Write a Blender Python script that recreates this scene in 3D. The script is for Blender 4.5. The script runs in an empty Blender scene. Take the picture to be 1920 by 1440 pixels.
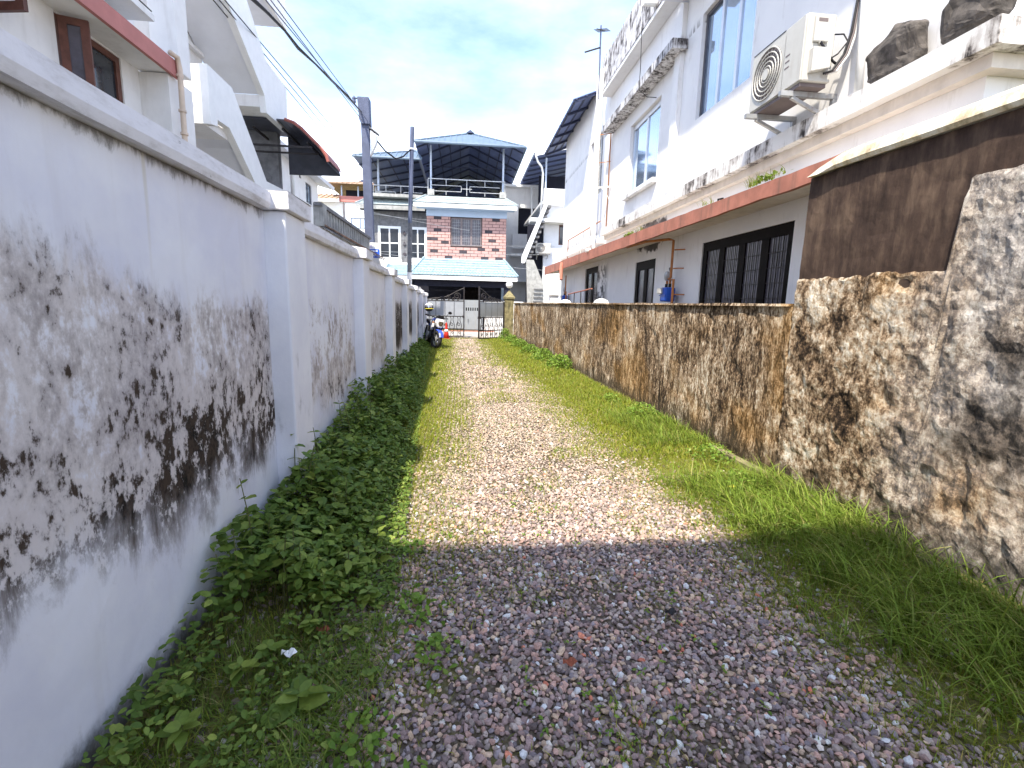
import bpy, math, random
import numpy as np
from mathutils import Vector, Matrix, noise as mnoise
random.seed(7); RNG = np.random.default_rng(11)
rad = math.radians
SC = bpy.context.scene
COL = SC.collection

# ------------------------------------------------------------------ camera
def setup_camera():
    yaw, pitch, roll = rad(5.86), rad(9.45), rad(1.36)
    fwd = Vector((math.sin(yaw)*math.cos(pitch), math.cos(yaw)*math.cos(pitch), -math.sin(pitch)))
    right = Vector((math.cos(yaw), -math.sin(yaw), 0))
    up = right.cross(fwd)
    r2 = right*math.cos(roll) + up*math.sin(roll)
    u2 = up*math.cos(roll) - right*math.sin(roll)
    cam = bpy.data.cameras.new('camera')
    cam.sensor_width = 36; cam.lens = 36*900/1920; cam.clip_start = .05; cam.clip_end = 3000
    o = bpy.data.objects.new('camera', cam); COL.objects.link(o)
    m = Matrix((r2, u2, -fwd)).transposed().to_4x4(); m.translation = (0, 0, 1.5)
    o.matrix_world = m
    SC.camera = o
setup_camera()

# ------------------------------------------------------------------ sky, sun, exposure
SUN_DIR = Vector((.31, .60, -1.0)).normalized()       # the way the light travels
SKY_STRENGTH, SUN_STRENGTH, EXPOSURE = .105, 2.35, 2.0
def setup_light():
    w = bpy.data.worlds.new('World'); SC.world = w; w.use_nodes = True
    nt = w.node_tree; nt.nodes.clear(); L = nt.links.new
    out = nt.nodes.new('ShaderNodeOutputWorld'); bg = nt.nodes.new('ShaderNodeBackground')
    sky = nt.nodes.new('ShaderNodeTexSky'); sky.sky_type = 'NISHITA'; sky.sun_disc = False
    to = -SUN_DIR
    sky.sun_elevation = math.asin(to.z); sky.sun_rotation = math.atan2(to.x, to.y)
    sky.air_density = 1.0; sky.dust_density = .6; sky.ozone_density = 1.6
    tc = nt.nodes.new('ShaderNodeTexCoord'); mp = nt.nodes.new('ShaderNodeMapping')
    mp.inputs['Scale'].default_value = (1, 1, 2.6); mp.inputs['Location'].default_value = (3.1, 1.7, .4)
    n1 = nt.nodes.new('ShaderNodeTexNoise'); n1.inputs['Scale'].default_value = 2.3
    n1.inputs['Detail'].default_value = 8; n1.inputs['Roughness'].default_value = .58
    rp = nt.nodes.new('ShaderNodeValToRGB'); rp.color_ramp.elements[0].position = .36; rp.color_ramp.elements[1].position = .74
    sep = nt.nodes.new('ShaderNodeSeparateXYZ')
    mr = nt.nodes.new('ShaderNodeMapRange'); mr.interpolation_type = 'SMOOTHSTEP'
    mr.inputs['From Min'].default_value = .15; mr.inputs['From Max'].default_value = .36
    mr.inputs['To Min'].default_value = .95; mr.inputs['To Max'].default_value = .0
    mx = nt.nodes.new('ShaderNodeMath'); mx.operation = 'MULTIPLY_ADD'; mx.use_clamp = True; mx.inputs[1].default_value = .32
    mix = nt.nodes.new('ShaderNodeMix'); mix.data_type = 'RGBA'
    L(tc.outputs['Generated'], mp.inputs['Vector']); L(mp.outputs['Vector'], n1.inputs['Vector'])
    L(n1.outputs['Fac'], rp.inputs['Fac']); L(tc.outputs['Generated'], sep.inputs[0]); L(sep.outputs['Z'], mr.inputs['Value'])
    L(rp.outputs['Color'], mx.inputs[0]); L(mr.outputs[0], mx.inputs[2])
    L(mx.outputs[0], mix.inputs[0]); L(sky.outputs['Color'], mix.inputs[6])
    mix.inputs[7].default_value = (7.9, 8.25, 9.1, 1)
    L(mix.outputs[2], bg.inputs['Color']); bg.inputs['Strength'].default_value = SKY_STRENGTH
    L(bg.outputs[0], out.inputs[0])
    s = bpy.data.lights.new('sun', 'SUN'); s.energy = SUN_STRENGTH; s.angle = rad(1.0); s.color = (1, .92, .78)
    o = bpy.data.objects.new('sun', s); COL.objects.link(o)
    o.rotation_euler = SUN_DIR.to_track_quat('-Z', 'Y').to_euler(); o.location = (-8, -12, 25)
    v = SC.view_settings; v.view_transform = 'Standard'; v.look = 'None'; v.gamma = 1; v.use_curve_mapping = False
    v.exposure = EXPOSURE
setup_light()

# ------------------------------------------------------------------ material helpers
class NT:
    def __init__(s, name, rough=.8, spec=.25, metal=0):
        s.m = bpy.data.materials.new(name); s.m.use_nodes = True; s.t = s.m.node_tree
        s.b = s.t.nodes['Principled BSDF']; s.out = s.t.nodes['Material Output']
        s.b.inputs['Roughness'].default_value = rough; s.b.inputs['Metallic'].default_value = metal
        s.b.inputs['Specular IOR Level'].default_value = spec
        g = s.t.nodes.new('ShaderNodeNewGeometry'); s.P = g.outputs['Position']; s.Nrm = g.outputs['Normal']
    def L(s, a, b):
        if hasattr(a, 'is_linked'): s.t.links.new(a, b)
        else:
            try: b.default_value = a
            except Exception: b.default_value = (a[0], a[1], a[2], 1)
    def node(s, t): return s.t.nodes.new('ShaderNode'+t)
    def math(s, op, a, b=0.0, c=None, clamp=False):
        n = s.node('Math'); n.operation = op; n.use_clamp = clamp; s.L(a, n.inputs[0]); s.L(b, n.inputs[1])
        if c is not None: s.L(c, n.inputs[2])
        return n.outputs[0]
    def mul(s, a, b): return s.math('MULTIPLY', a, b)
    def add(s, a, b): return s.math('ADD', a, b)
    def sub(s, a, b): return s.math('SUBTRACT', a, b)
    def xyz(s, v=None):
        n = s.node('SeparateXYZ'); s.L(s.P if v is None else v, n.inputs[0]); return n.outputs
    def comb(s, x, y, z):
        n = s.node('CombineXYZ'); s.L(x, n.inputs[0]); s.L(y, n.inputs[1]); s.L(z, n.inputs[2]); return n.outputs[0]
    def scl(s, v, sc, off=(0, 0, 0)):
        n = s.node('Mapping'); s.L(s.P if v is None else v, n.inputs['Vector']); n.inputs['Scale'].default_value = sc; n.inputs['Location'].default_value = off
        return n.outputs[0]
    def noise(s, v, scale, detail=4, rough=.55, dist=0):
        n = s.node('TexNoise'); s.L(s.P if v is None else v, n.inputs['Vector']); n.inputs['Scale'].default_value = scale
        n.inputs['Detail'].default_value = detail; n.inputs['Roughness'].default_value = rough; n.inputs['Distortion'].default_value = dist
        return n.outputs['Fac']
    def vor(s, v, scale, feat='F1', rand=1):
        n = s.node('TexVoronoi'); n.feature = feat; s.L(s.P if v is None else v, n.inputs['Vector']); n.inputs['Scale'].default_value = scale
        n.inputs['Randomness'].default_value = rand; return n.outputs
    def ss(s, v, a, b, lo=0., hi=1.):
        n = s.node('MapRange'); n.interpolation_type = 'SMOOTHSTEP'; s.L(v, n.inputs['Value'])
        s.L(a, n.inputs['From Min']); s.L(b, n.inputs['From Max']); n.inputs['To Min'].default_value = lo; n.inputs['To Max'].default_value = hi
        return n.outputs[0]
    def mix(s, f, a, b, mode='MIX'):
        n = s.node('Mix'); n.data_type = 'RGBA'; n.blend_type = mode; s.L(f, n.inputs[0])
        for i, c in ((6, a), (7, b)):
            if hasattr(c, 'is_linked'): s.t.links.new(c, n.inputs[i])
            else: n.inputs[i].default_value = (c[0], c[1], c[2], 1)
        return n.outputs[2]
    def ramp(s, f, stops):
        n = s.node('ValToRGB'); s.L(f, n.inputs[0]); cr = n.color_ramp
        while len(cr.elements) < len(stops): cr.elements.new(.5)
        for e, (p, c) in zip(cr.elements, stops): e.position = p; e.color = (c[0], c[1], c[2], 1)
        return n.outputs[0]
    def attr(s, name):
        n = s.node('Attribute'); n.attribute_name = name; return n.outputs['Color']
    def bump(s, h, strength=.3, dist=.01):
        n = s.node('Bump'); n.inputs['Strength'].default_value = strength; n.inputs['Distance'].default_value = dist
        s.L(h, n.inputs['Height']); s.L(n.outputs[0], s.b.inputs['Normal'])
    def col(s, c): s.L(c, s.b.inputs['Base Color']); return s.m

def basic(name, c, rough=.7, metal=0, var=.18, scale=6, bump=.15, spec=.3, dirt=None, dirt_amt=.5):
    t = NT(name, rough, spec, metal)
    n = t.noise(None, scale, 6, .6)
    f = t.ss(n, .3, .7)
    colr = t.mix(f, tuple(max(0, v*(1-var)) for v in c), tuple(min(1, v*(1+var*.6)) for v in c))
    if dirt:
        st = t.noise(t.scl(None, (3.2, 3.2, .5)), 2.4, 7, .65)
        colr = t.mix(t.mul(t.ss(st, .5, .72), dirt_amt), colr, dirt)
    if bump: t.bump(t.noise(None, scale*7, 5, .6), bump, .004)
    return t.col(colr)

MAT = {}
def M(k): return MAT[k]
def defmats():
    D = MAT
    D['white'] = basic('white_paint', (.78, .77, .77), .8, var=.07, scale=2, bump=.12, dirt=(.42, .39, .36), dirt_amt=.22)
    D['white_old'] = basic('old_white_paint', (.74, .73, .72), .85, var=.1, scale=3, bump=.25, dirt=(.16, .14, .13), dirt_amt=.75)
    t = NT('black_streaked_white_paint', .88, .2)
    n1 = t.noise(t.scl(None, (6, 6, .55)), 2.6, 8, .7); n2 = t.noise(None, 5, 6, .65)
    c = t.mix(t.ss(t.add(t.mul(n1, .6), t.mul(n2, .45)), .44, .60), (.70, .69, .70), (.22, .20, .20))
    c = t.mix(t.ss(t.add(t.mul(n1, .55), t.mul(n2, .55)), .555, .66), c, (.03, .026, .028))
    t.bump(n2, .3, .01); D['mould_white'] = t.col(c)
    t = NT('patchy_black_streaked_white_paint', .88, .2)
    n1 = t.noise(t.scl(None, (5, 5, .8)), 2.6, 8, .7); n2 = t.noise(None, 5, 6, .65); n3 = t.ss(t.noise(None, .9, 3, .5), .40, .62, -.12, .06)
    f = t.add(t.add(t.mul(n1, .55), t.mul(n2, .5)), n3)
    c = t.mix(t.ss(f, .46, .62), (.72, .71, .70), (.36, .33, .31)); c = t.mix(t.ss(f, .57, .66), c, (.04, .035, .035))
    t.bump(n2, .3, .01); D['mould_patchy'] = t.col(c)
    D['white_clean'] = basic('clean_white_paint', (.8, .8, .8), .6, var=.04, bump=.05)
    D['lilac'] = basic('lilac_white_paint', (.72, .73, .78), .8, var=.06, scale=2, bump=.1)
    D['cream'] = basic('cream_plaster', (.70, .64, .58), .85, var=.1, bump=.2, dirt=(.4, .34, .28), dirt_amt=.3)
    D['terracotta'] = basic('terracotta_paint', (.42, .17, .12), .8, var=.2, scale=4, bump=.2, dirt=(.13, .09, .07), dirt_amt=.6)
    D['pink'] = basic('pink_red_paint', (.47, .19, .17), .75, var=.1, scale=3, bump=.1)
    D['concrete'] = basic('grey_concrete', (.34, .34, .33), .9, var=.25, scale=5, bump=.4, dirt=(.1, .1, .1), dirt_amt=.5)
    D['concrete_dark'] = basic('dark_concrete', (.17, .17, .18), .9, var=.3, scale=6, bump=.4, dirt=(.05, .05, .05), dirt_amt=.5)
    D['polecon'] = basic('blue_grey_pole_concrete', (.095, .11, .17), .8, var=.2, scale=3, bump=.2)
    D['wood_dark'] = basic('dark_stained_wood', (.007, .005, .005), .6, var=.4, scale=10, bump=.15, spec=.08)
    D['wood_brown'] = basic('red_brown_wood', (.13, .055, .042), .55, var=.3, scale=9, bump=.15)
    D['wood_grey'] = basic('greyed_wood', (.20, .16, .16), .7, var=.25, scale=9, bump=.15)
    D['glass_blue'] = basic('blue_reflecting_glass', (.42, .52, .66), .06, metal=.75, var=.06, scale=1, bump=0, spec=.6)
    D['glass_dark'] = basic('dark_glass', (.03, .035, .045), .08, var=.3, scale=2, bump=0, spec=.6)
    D['glass_curtain'] = basic('curtained_glass', (.085, .08, .10), .25, var=.35, scale=5, bump=0, spec=.4)
    D['curtain'] = basic('pale_curtain', (.5, .5, .52), .8, var=.2, scale=12, bump=.1)
    D['alu'] = basic('aluminium', (.60, .61, .64), .35, metal=.6, var=.08, bump=.02)
    D['alu_dark'] = basic('dark_window_frame', (.10, .10, .12), .45, metal=.3, var=.15, bump=.03)
    D['ac_white'] = basic('ivory_metal', (.50, .49, .46), .5, var=.06, scale=4, bump=.03, dirt=(.33, .29, .24), dirt_amt=.35)
    D['ac_shadow'] = basic('mauve_shade_metal', (.16, .13, .13), .6, var=.15, bump=.05)  # dark tone also stands for shade in the fan opening, slots and grip
    D['steel'] = basic('galvanised_steel', (.42, .43, .44), .5, metal=.5, var=.2, bump=.1, dirt=(.2, .13, .1), dirt_amt=.5)
    D['iron'] = basic('dark_wrought_iron', (.035, .03, .032), .55, metal=.2, var=.4, bump=.1)
    D['gate_sheet'] = basic('silver_gate_sheet', (.36, .38, .42), .5, metal=.25, var=.08, scale=3, bump=.05)
    D['gate_grey'] = basic('grey_gate_sheet', (.27, .285, .30), .5, metal=.2, var=.1, scale=3, bump=.05, dirt=(.3, .28, .24), dirt_amt=.4)
    D['black'] = basic('black_plastic', (.012, .012, .014), .45, var=.3, bump=.05)
    D['rubber'] = basic('tyre_rubber', (.03, .03, .03), .85, var=.25, scale=20, bump=.2)
    D['blue_paint'] = basic('blue_bike_paint', (.04, .08, .42), .3, var=.1, bump=0, spec=.5)
    D['blue_meter'] = basic('blue_meter_paint', (.02, .09, .46), .4, var=.1, bump=.03)
    D['sign_blue'] = basic('sign_blue', (.02, .10, .55), .5, var=.05, bump=0)
    D['pipe_orange'] = basic('orange_pipe', (.44, .17, .05), .55, var=.25, scale=8, bump=.05, dirt=(.3, .14, .07), dirt_amt=.4)
    D['pvc'] = basic('white_pvc', (.72, .71, .68), .5, var=.06, bump=.02, dirt=(.4, .33, .25), dirt_amt=.35)
    D['pvc_cream'] = basic('cream_pvc', (.62, .50, .40), .5, var=.1, bump=.02)
    D['red_plastic'] = basic('red_plastic', (.5, .03, .02), .5, var=.1, bump=.03)
    D['rooftop_blue'] = basic('pale_blue_roof_sheet', (.13, .18, .25), .5, var=.12, scale=3, bump=.03, dirt=(.12, .18, .24), dirt_amt=.4)
    D['roof_under'] = basic('blue_grey_sheet_underside', (.15, .19, .36), .6, var=.15, scale=2, bump=.03)
    D['roof_steel'] = basic('blue_painted_truss_steel', (.05, .06, .11), .6, var=.2, bump=.03)
    D['post_blue'] = basic('pale_blue_steel_post', (.45, .52, .65), .5, var=.08, bump=.02)
    D['tile_pale'] = basic('pale_blue_white_tiles', (.36, .42, .44), .6, var=.25, scale=9, bump=.1, dirt=(.16, .20, .21), dirt_amt=.5)
    D['tile_blue'] = basic('sky_blue_tiles', (.26, .37, .44), .55, var=.25, scale=7, bump=.1, dirt=(.44, .50, .52), dirt_amt=.5)
    D['rust'] = basic('rusty_roof_sheet', (.36, .24, .16), .8, var=.3, scale=3, bump=.1, dirt=(.6, .52, .42), dirt_amt=.7)
    D['tile_old'] = basic('mossy_old_tiles', (.25, .16, .12), .9, var=.4, scale=8, bump=.3, dirt=(.05, .05, .045), dirt_amt=.7)
    D['brick'] = basic('pink_facing_brick', (.50, .30, .27), .8, var=.12, scale=3, bump=.15)
    D['brick_dark'] = basic('charcoal_facing_brick', (.06, .05, .06), .7, var=.25, scale=5, bump=.15)
    D['mortar'] = basic('dark_mortar', (.05, .035, .035), .95, var=.2, bump=.2)
    D['blue_band'] = basic('pale_blue_shade_render', (.45, .55, .70), .8, var=.05, scale=2, bump=.05)
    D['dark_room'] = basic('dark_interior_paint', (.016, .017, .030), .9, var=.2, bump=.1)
    D['moss_post'] = basic('mossy_concrete', (.22, .19, .10), .95, var=.4, scale=9, bump=.6, dirt=(.05, .05, .03), dirt_amt=.7)
    D['stone_dark'] = basic('dark_granite', (.10, .088, .08), .9, var=.5, scale=14, bump=.8)
    D['road'] = basic('worn_pale_road', (.42, .38, .34), .9, var=.2, scale=5, bump=.4)
    D['awning'] = basic('smoked_awning_sheet', (.07, .075, .10), .35, var=.3, scale=4, bump=.05)
    D['awning_red'] = basic('brick_red_awning_edge', (.33, .11, .09), .5, var=.15, bump=.03)
    D['white_plastic'] = basic('white_plastic', (.8, .8, .8), .4, var=.04, bump=0)
    D['lamp'] = basic('opal_lamp_globe', (.82, .82, .82), .3, var=.03, bump=0)
    D['yellow'] = basic('yellow_trim', (.7, .6, .05), .5, var=.1, bump=0)
    D['wire'] = basic('black_cable', (.008, .008, .012), .6, var=.2, bump=0)
    D['wire_blue'] = basic('steel_blue_wire', (.05, .06, .12), .5, var=.2, bump=0)
    D['mirror'] = basic('mirror_glass', (.6, .62, .65), .05, metal=1, var=.02, bump=0)
    D['lilac_emblem'] = basic('pale_lilac_print', (.5, .48, .62), .6, var=.1, bump=0)
    D['scrap_red'] = basic('dry_red_leaf', (.30, .09, .05), .8, var=.3, bump=.1)
    D['soil'] = basic('dark_soil', (.05, .04, .03), .95, var=.3, bump=.5)

    # mould-stained white wall of the left side
    t = NT('mould_stained_white_wall', .88, .2)
    x, y, z = t.xyz()
    big = t.noise(t.scl(None, (1, 1.0, .8)), 1.25, 3, .5)
    streak = t.noise(t.scl(None, (1, 2.1, .9)), 3.8, 10, .72, .35)
    mid = t.noise(t.scl(None, (1, 1.3, 1)), 4.6, 9, .70)
    fine = t.noise(t.scl(None, (1, 1.2, .8)), 22, 6, .7)
    edge = t.mul(t.sub(streak, .5), .55)
    edge2 = t.mul(t.sub(big, .5), .9)
    top = t.ss(t.sub(t.add(z, edge), t.ss(y, 2.3, 1.5, 0, .16)), 1.38, 1.56, 1, 0)
    bot = t.ss(t.add(t.add(z, edge), edge2), .50, .80, 0, 1)
    band = t.mul(top, bot)
    far = t.ss(y, 8.5, 9.2, 0, .22)
    clean = t.mul(t.ss(y, 3.3, 3.6), t.ss(y, 8.4, 8.9, 1, 0))      # freshly limed second and third bays
    amt = t.add(t.add(t.mul(streak, .55), t.mul(mid, .62)), t.add(t.mul(big, .30), t.add(far, t.mul(clean, -.13))))
    lower = t.ss(z, .6, 1.2, .15, 0)                              # heavier growth in the lower half of the band
    amt = t.add(amt, t.add(lower, t.ss(y, 3.1, 3.3, .045, 0)))
    grime = t.mul(band, t.ss(t.add(amt, t.mul(t.sub(fine, .5), .5)), .60, .74))
    blot = t.mul(band, t.ss(t.add(amt, t.mul(t.sub(fine, .5), .75)), .83, .93))
    base = t.mix(t.ss(t.noise(None, 1.7, 5, .6), .35, .65), (.67, .67, .76), (.77, .77, .82))
    wash = t.mul(t.ss(t.noise(t.scl(None, (1, 4, .35)), 1.6, 5, .6), .52, .75), .22)
    base = t.mix(wash, base, (.47, .43, .40))
    yel = t.mul(t.ss(t.noise(t.scl(None, (1, 7, .5)), 1.1, 2, .5), .70, .78), .45)
    base = t.mix(yel, base, (.45, .38, .16))
    tan = t.mix(t.ss(t.add(t.mul(mid, .6), t.mul(fine, .4)), .42, .60), (.60, .53, .49), (.22, .17, .14))
    c = t.mix(t.mul(grime, .72), base, tan)
    c = t.mix(blot, c, t.mix(t.ss(fine, .4, .6), (.006, .005, .005), (.055, .038, .028)))
    coping_line = t.mul(t.ss(t.add(z, t.mul(t.sub(streak, .5), .25)), 1.99, 2.04), t.ss(y, 3.3, 3.1, 0, 1))  # shadow line under the coping painted in, mixed with mould streaks
    c = t.mix(t.mul(coping_line, .75), c, (.07, .06, .055))
    foot = t.ss(t.add(z, t.mul(t.sub(mid, .5), .35)), .02, .17, .9, 0)
    c = t.mix(foot, c, (.045, .040, .028))
    t.bump(t.add(t.mul(fine, .5), t.add(t.mul(mid, .6), t.mul(blot, -.4))), .35, .012)
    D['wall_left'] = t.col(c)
    # pilasters and copings of that wall
    t = NT('streaked_white_pilaster', .88, .2)
    x, y, z = t.xyz()
    st = t.noise(t.scl(None, (4, 4, .6)), 3.0, 7, .66); md = t.noise(None, 6, 6, .65)
    base = t.mix(t.ss(t.noise(None, 2, 4, .6), .35, .65), (.70, .70, .76), (.78, .78, .82))
    b2 = t.mul(t.ss(z, .9, 1.5, 1, .15), t.ss(t.add(t.mul(st, .6), t.mul(md, .5)), .60, .78))
    far = t.ss(y, 7.5, 12, .45, 1)
    c = t.mix(t.mul(b2, far), base, t.mix(t.ss(md, .45, .6), (.30, .25, .21), (.03, .026, .022)))
    c = t.mix(t.ss(t.add(z, t.mul(t.sub(md, .5), .3)), .02, .16, .9, 0), c, (.05, .045, .03))
    t.bump(t.noise(None, 35, 5, .6), .25, .006)
    D['pilaster'] = t.col(c)
    t = NT('weathered_coping', .9, .2)
    n = t.noise(t.scl(None, (4, 1.2, 4)), 3.0, 7, .7)
    c = t.mix(t.ss(n, .42, .78), (.72, .71, .75), (.42, .40, .40))
    c = t.mix(t.mul(t.ss(t.noise(t.scl(None, (6, 3, 6)), 4, 6, .7), .64, .74), .7), c, (.10, .09, .085))
    t.bump(t.noise(None, 30, 5, .6), .3, .006)
    D['coping'] = t.col(c)

    # the low lichen-streaked wall on the right
    def lichen(name, an, sc, seed, bias, ochre_amt, grey=0, pale=0):
        t = NT(name, .95, .15)
        x, y, z = t.xyz()
        o = (seed, seed*1.7, seed*.6)
        n1 = t.noise(t.scl(None, (1, an, 1/an**.3), o), sc, 9, .72, .15)
        n2 = t.noise(t.scl(None, (1, 1.1, .8), o), 1.5, 4, .55)
        n3 = t.noise(t.scl(None, (1, an*.8, .7), o), sc*5.5, 7, .74)
        f = t.add(t.add(t.mul(n1, .58), t.mul(n3, .54)), t.add(t.mul(n2, .30), bias))
        n5 = t.noise(t.scl(None, (1, 1.1, .9), o), 38, 8, .75); f = t.add(f, t.mul(t.sub(n5, .5), .42))
        if pale: f = t.add(f, t.ss(y, 2.3, 3.2, pale, 0))
        c = t.ramp(f, [(.55, (.008, .006, .005)), (.625, (.045, .030, .020)), (.68, (.17, .11, .065)), (.735, (.38, .28, .185)), (.80, (.60, .52, .41)), (.88, (.76, .72, .65))])
        och = t.mul(t.ss(t.noise(t.scl(None, (1, .8, 1.2), o), 1.1, 3, .5), .48, .66), ochre_amt)
        c = t.mix(och, c, (.78, .47, .12), 'MULTIPLY')
        c = t.mix(t.mul(och, .25), c, (.42, .26, .07))
        if grey:
            g = t.mul(t.ss(y, 2.4, 3.2, grey, 0), t.ss(t.noise(None, 1.1, 3, .5), .3, .6))
            c = t.mix(g, c, t.mix(t.ss(n3, .4, .62), (.26, .245, .24), (.62, .59, .57)))
            dk = t.mul(t.mul(t.ss(y, 2.75, 2.45), t.ss(t.add(z, t.mul(t.sub(n1, .5), .9)), .55, .75)), t.mul(t.ss(t.add(z, t.mul(t.sub(n1, .5), .9)), 1.45, 1.25), t.ss(n2, .36, .5)))
            c = t.mix(t.mul(dk, .85), c, t.mix(t.ss(n3, .45, .6), (.015, .012, .010), (.10, .07, .05)))
        foot = t.ss(t.add(z, t.mul(t.sub(n1, .5), .8)), .05, .30, .75, 0)
        c = t.mix(foot, c, (.055, .045, .03))
        t.bump(t.add(t.mul(n1, .7), t.add(t.mul(n3, .8), t.mul(n5, .6))), .9, .03)
        return t.col(c)
    D['lichen'] = lichen('lichen_streaked_wall', 2.6, 4.6, 3.1, -.02, .5)
    D['lichen_near'] = lichen('blotched_rough_plaster', 1.25, 3.2, 8.3, .0, .5, .75, .03)
    t = NT('brown_algae_plaster', .9, .2)
    n1 = t.noise(t.scl(None, (1, 3.5, .8)), 3.2, 8, .66); n2 = t.noise(None, 2.2, 5, .6)
    c = t.ramp(t.add(t.mul(n1, .6), t.mul(n2, .45)), [(.35, (.022, .014, .012)), (.52, (.065, .042, .032)), (.66, (.135, .092, .065)), (.8, (.24, .18, .13))])
    t.bump(t.add(n1, t.mul(t.noise(None, 30, 5, .6), .5)), .4, .012)
    D['brown_plaster'] = t.col(c)
    t = NT('sunlit_cream_coping', .9, .2)
    n = t.noise(t.scl(None, (2, 3, 2)), 3, 7, .7)
    c = t.ramp(n, [(.3, (.25, .19, .12)), (.45, (.62, .52, .36)), (.6, (.78, .73, .64))])  # sun caught by the slanted edge put into the cream tones
    D['coping_cream'] = t.col(c)
    # ground
    t = NT('gravel_and_turf_ground', .95, .15)
    x, y, z = t.xyz()
    v = t.vor(None, 42); v2 = t.noise(None, 3, 5, .6)
    g = t.mix(t.ss(v['Distance'], .1, .7), t.mix(t.ss(v['Color'], .2, .9), (.20, .165, .15), (.42, .36, .31)), (.05, .04, .032))
    soil = t.mix(t.ss(v2, .3, .7), (.11, .082, .055), (.20, .15, .10))
    g = t.mix(.45, g, soil)
    gr = t.mul(t.ss(t.add(t.noise(None, 2.1, 6, .65), t.mul(t.math('ABSOLUTE', t.sub(x, .6)), .22)), .60, .76), .85)
    c = t.mix(gr, g, t.mix(t.ss(t.noise(None, 9, 5, .6), .35, .65), (.12, .12, .03), (.21, .19, .06)))
    t.bump(t.add(t.mul(v['Distance'], -1.), t.noise(None, 60, 4, .6)), .7, .02)
    D['ground'] = t.col(c)
    # per-piece colour attribute materials
    t = NT('mixed_grey_mauve_gravel', .85, .3)
    a = t.attr('tint'); n = t.noise(None, 120, 4, .6)
    c = t.mix(t.ss(n, .3, .7), t.mix(1., a, (.72, .72, .72), 'MULTIPLY'), a)
    t.bump(t.noise(None, 300, 3, .6), .3, .002)
    D['gravel'] = t.col(c)
    def leafy(name, rough, src=None):
        t = NT(name, rough, .28)
        a = t.attr('tint') if src is None else src(t)
        n = t.noise(None, 60, 4, .6)
        c = t.mix(t.ss(n, .3, .7), t.mix(1., a, (.8, .8, .8), 'MULTIPLY'), a)
        t.L(c, t.b.inputs['Base Color'])
        tr = t.node('BsdfTranslucent'); t.L(c, tr.inputs['Color'])
        ms = t.node('MixShader'); ms.inputs[0].default_value = .36
        t.L(t.b.outputs[0], ms.inputs[1]); t.L(tr.outputs[0], ms.inputs[2]); t.L(ms.outputs[0], t.out.inputs['Surface'])
        return t.m
    D['foliage'] = leafy('mixed_green_foliage', .55)
    def rnd(t):
        oi = t.node('ObjectInfo')
        return t.ramp(oi.outputs['Random'], [(0, (.13, .21, .035)), (.5, (.20, .285, .048)), (1, (.30, .37, .07))])
    D['leaf'] = leafy('weed_leaf', .5, rnd)
    D['stem'] = basic('green_brown_stem', (.11, .12, .04), .7, var=.3, bump=.1)
defmats()

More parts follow.
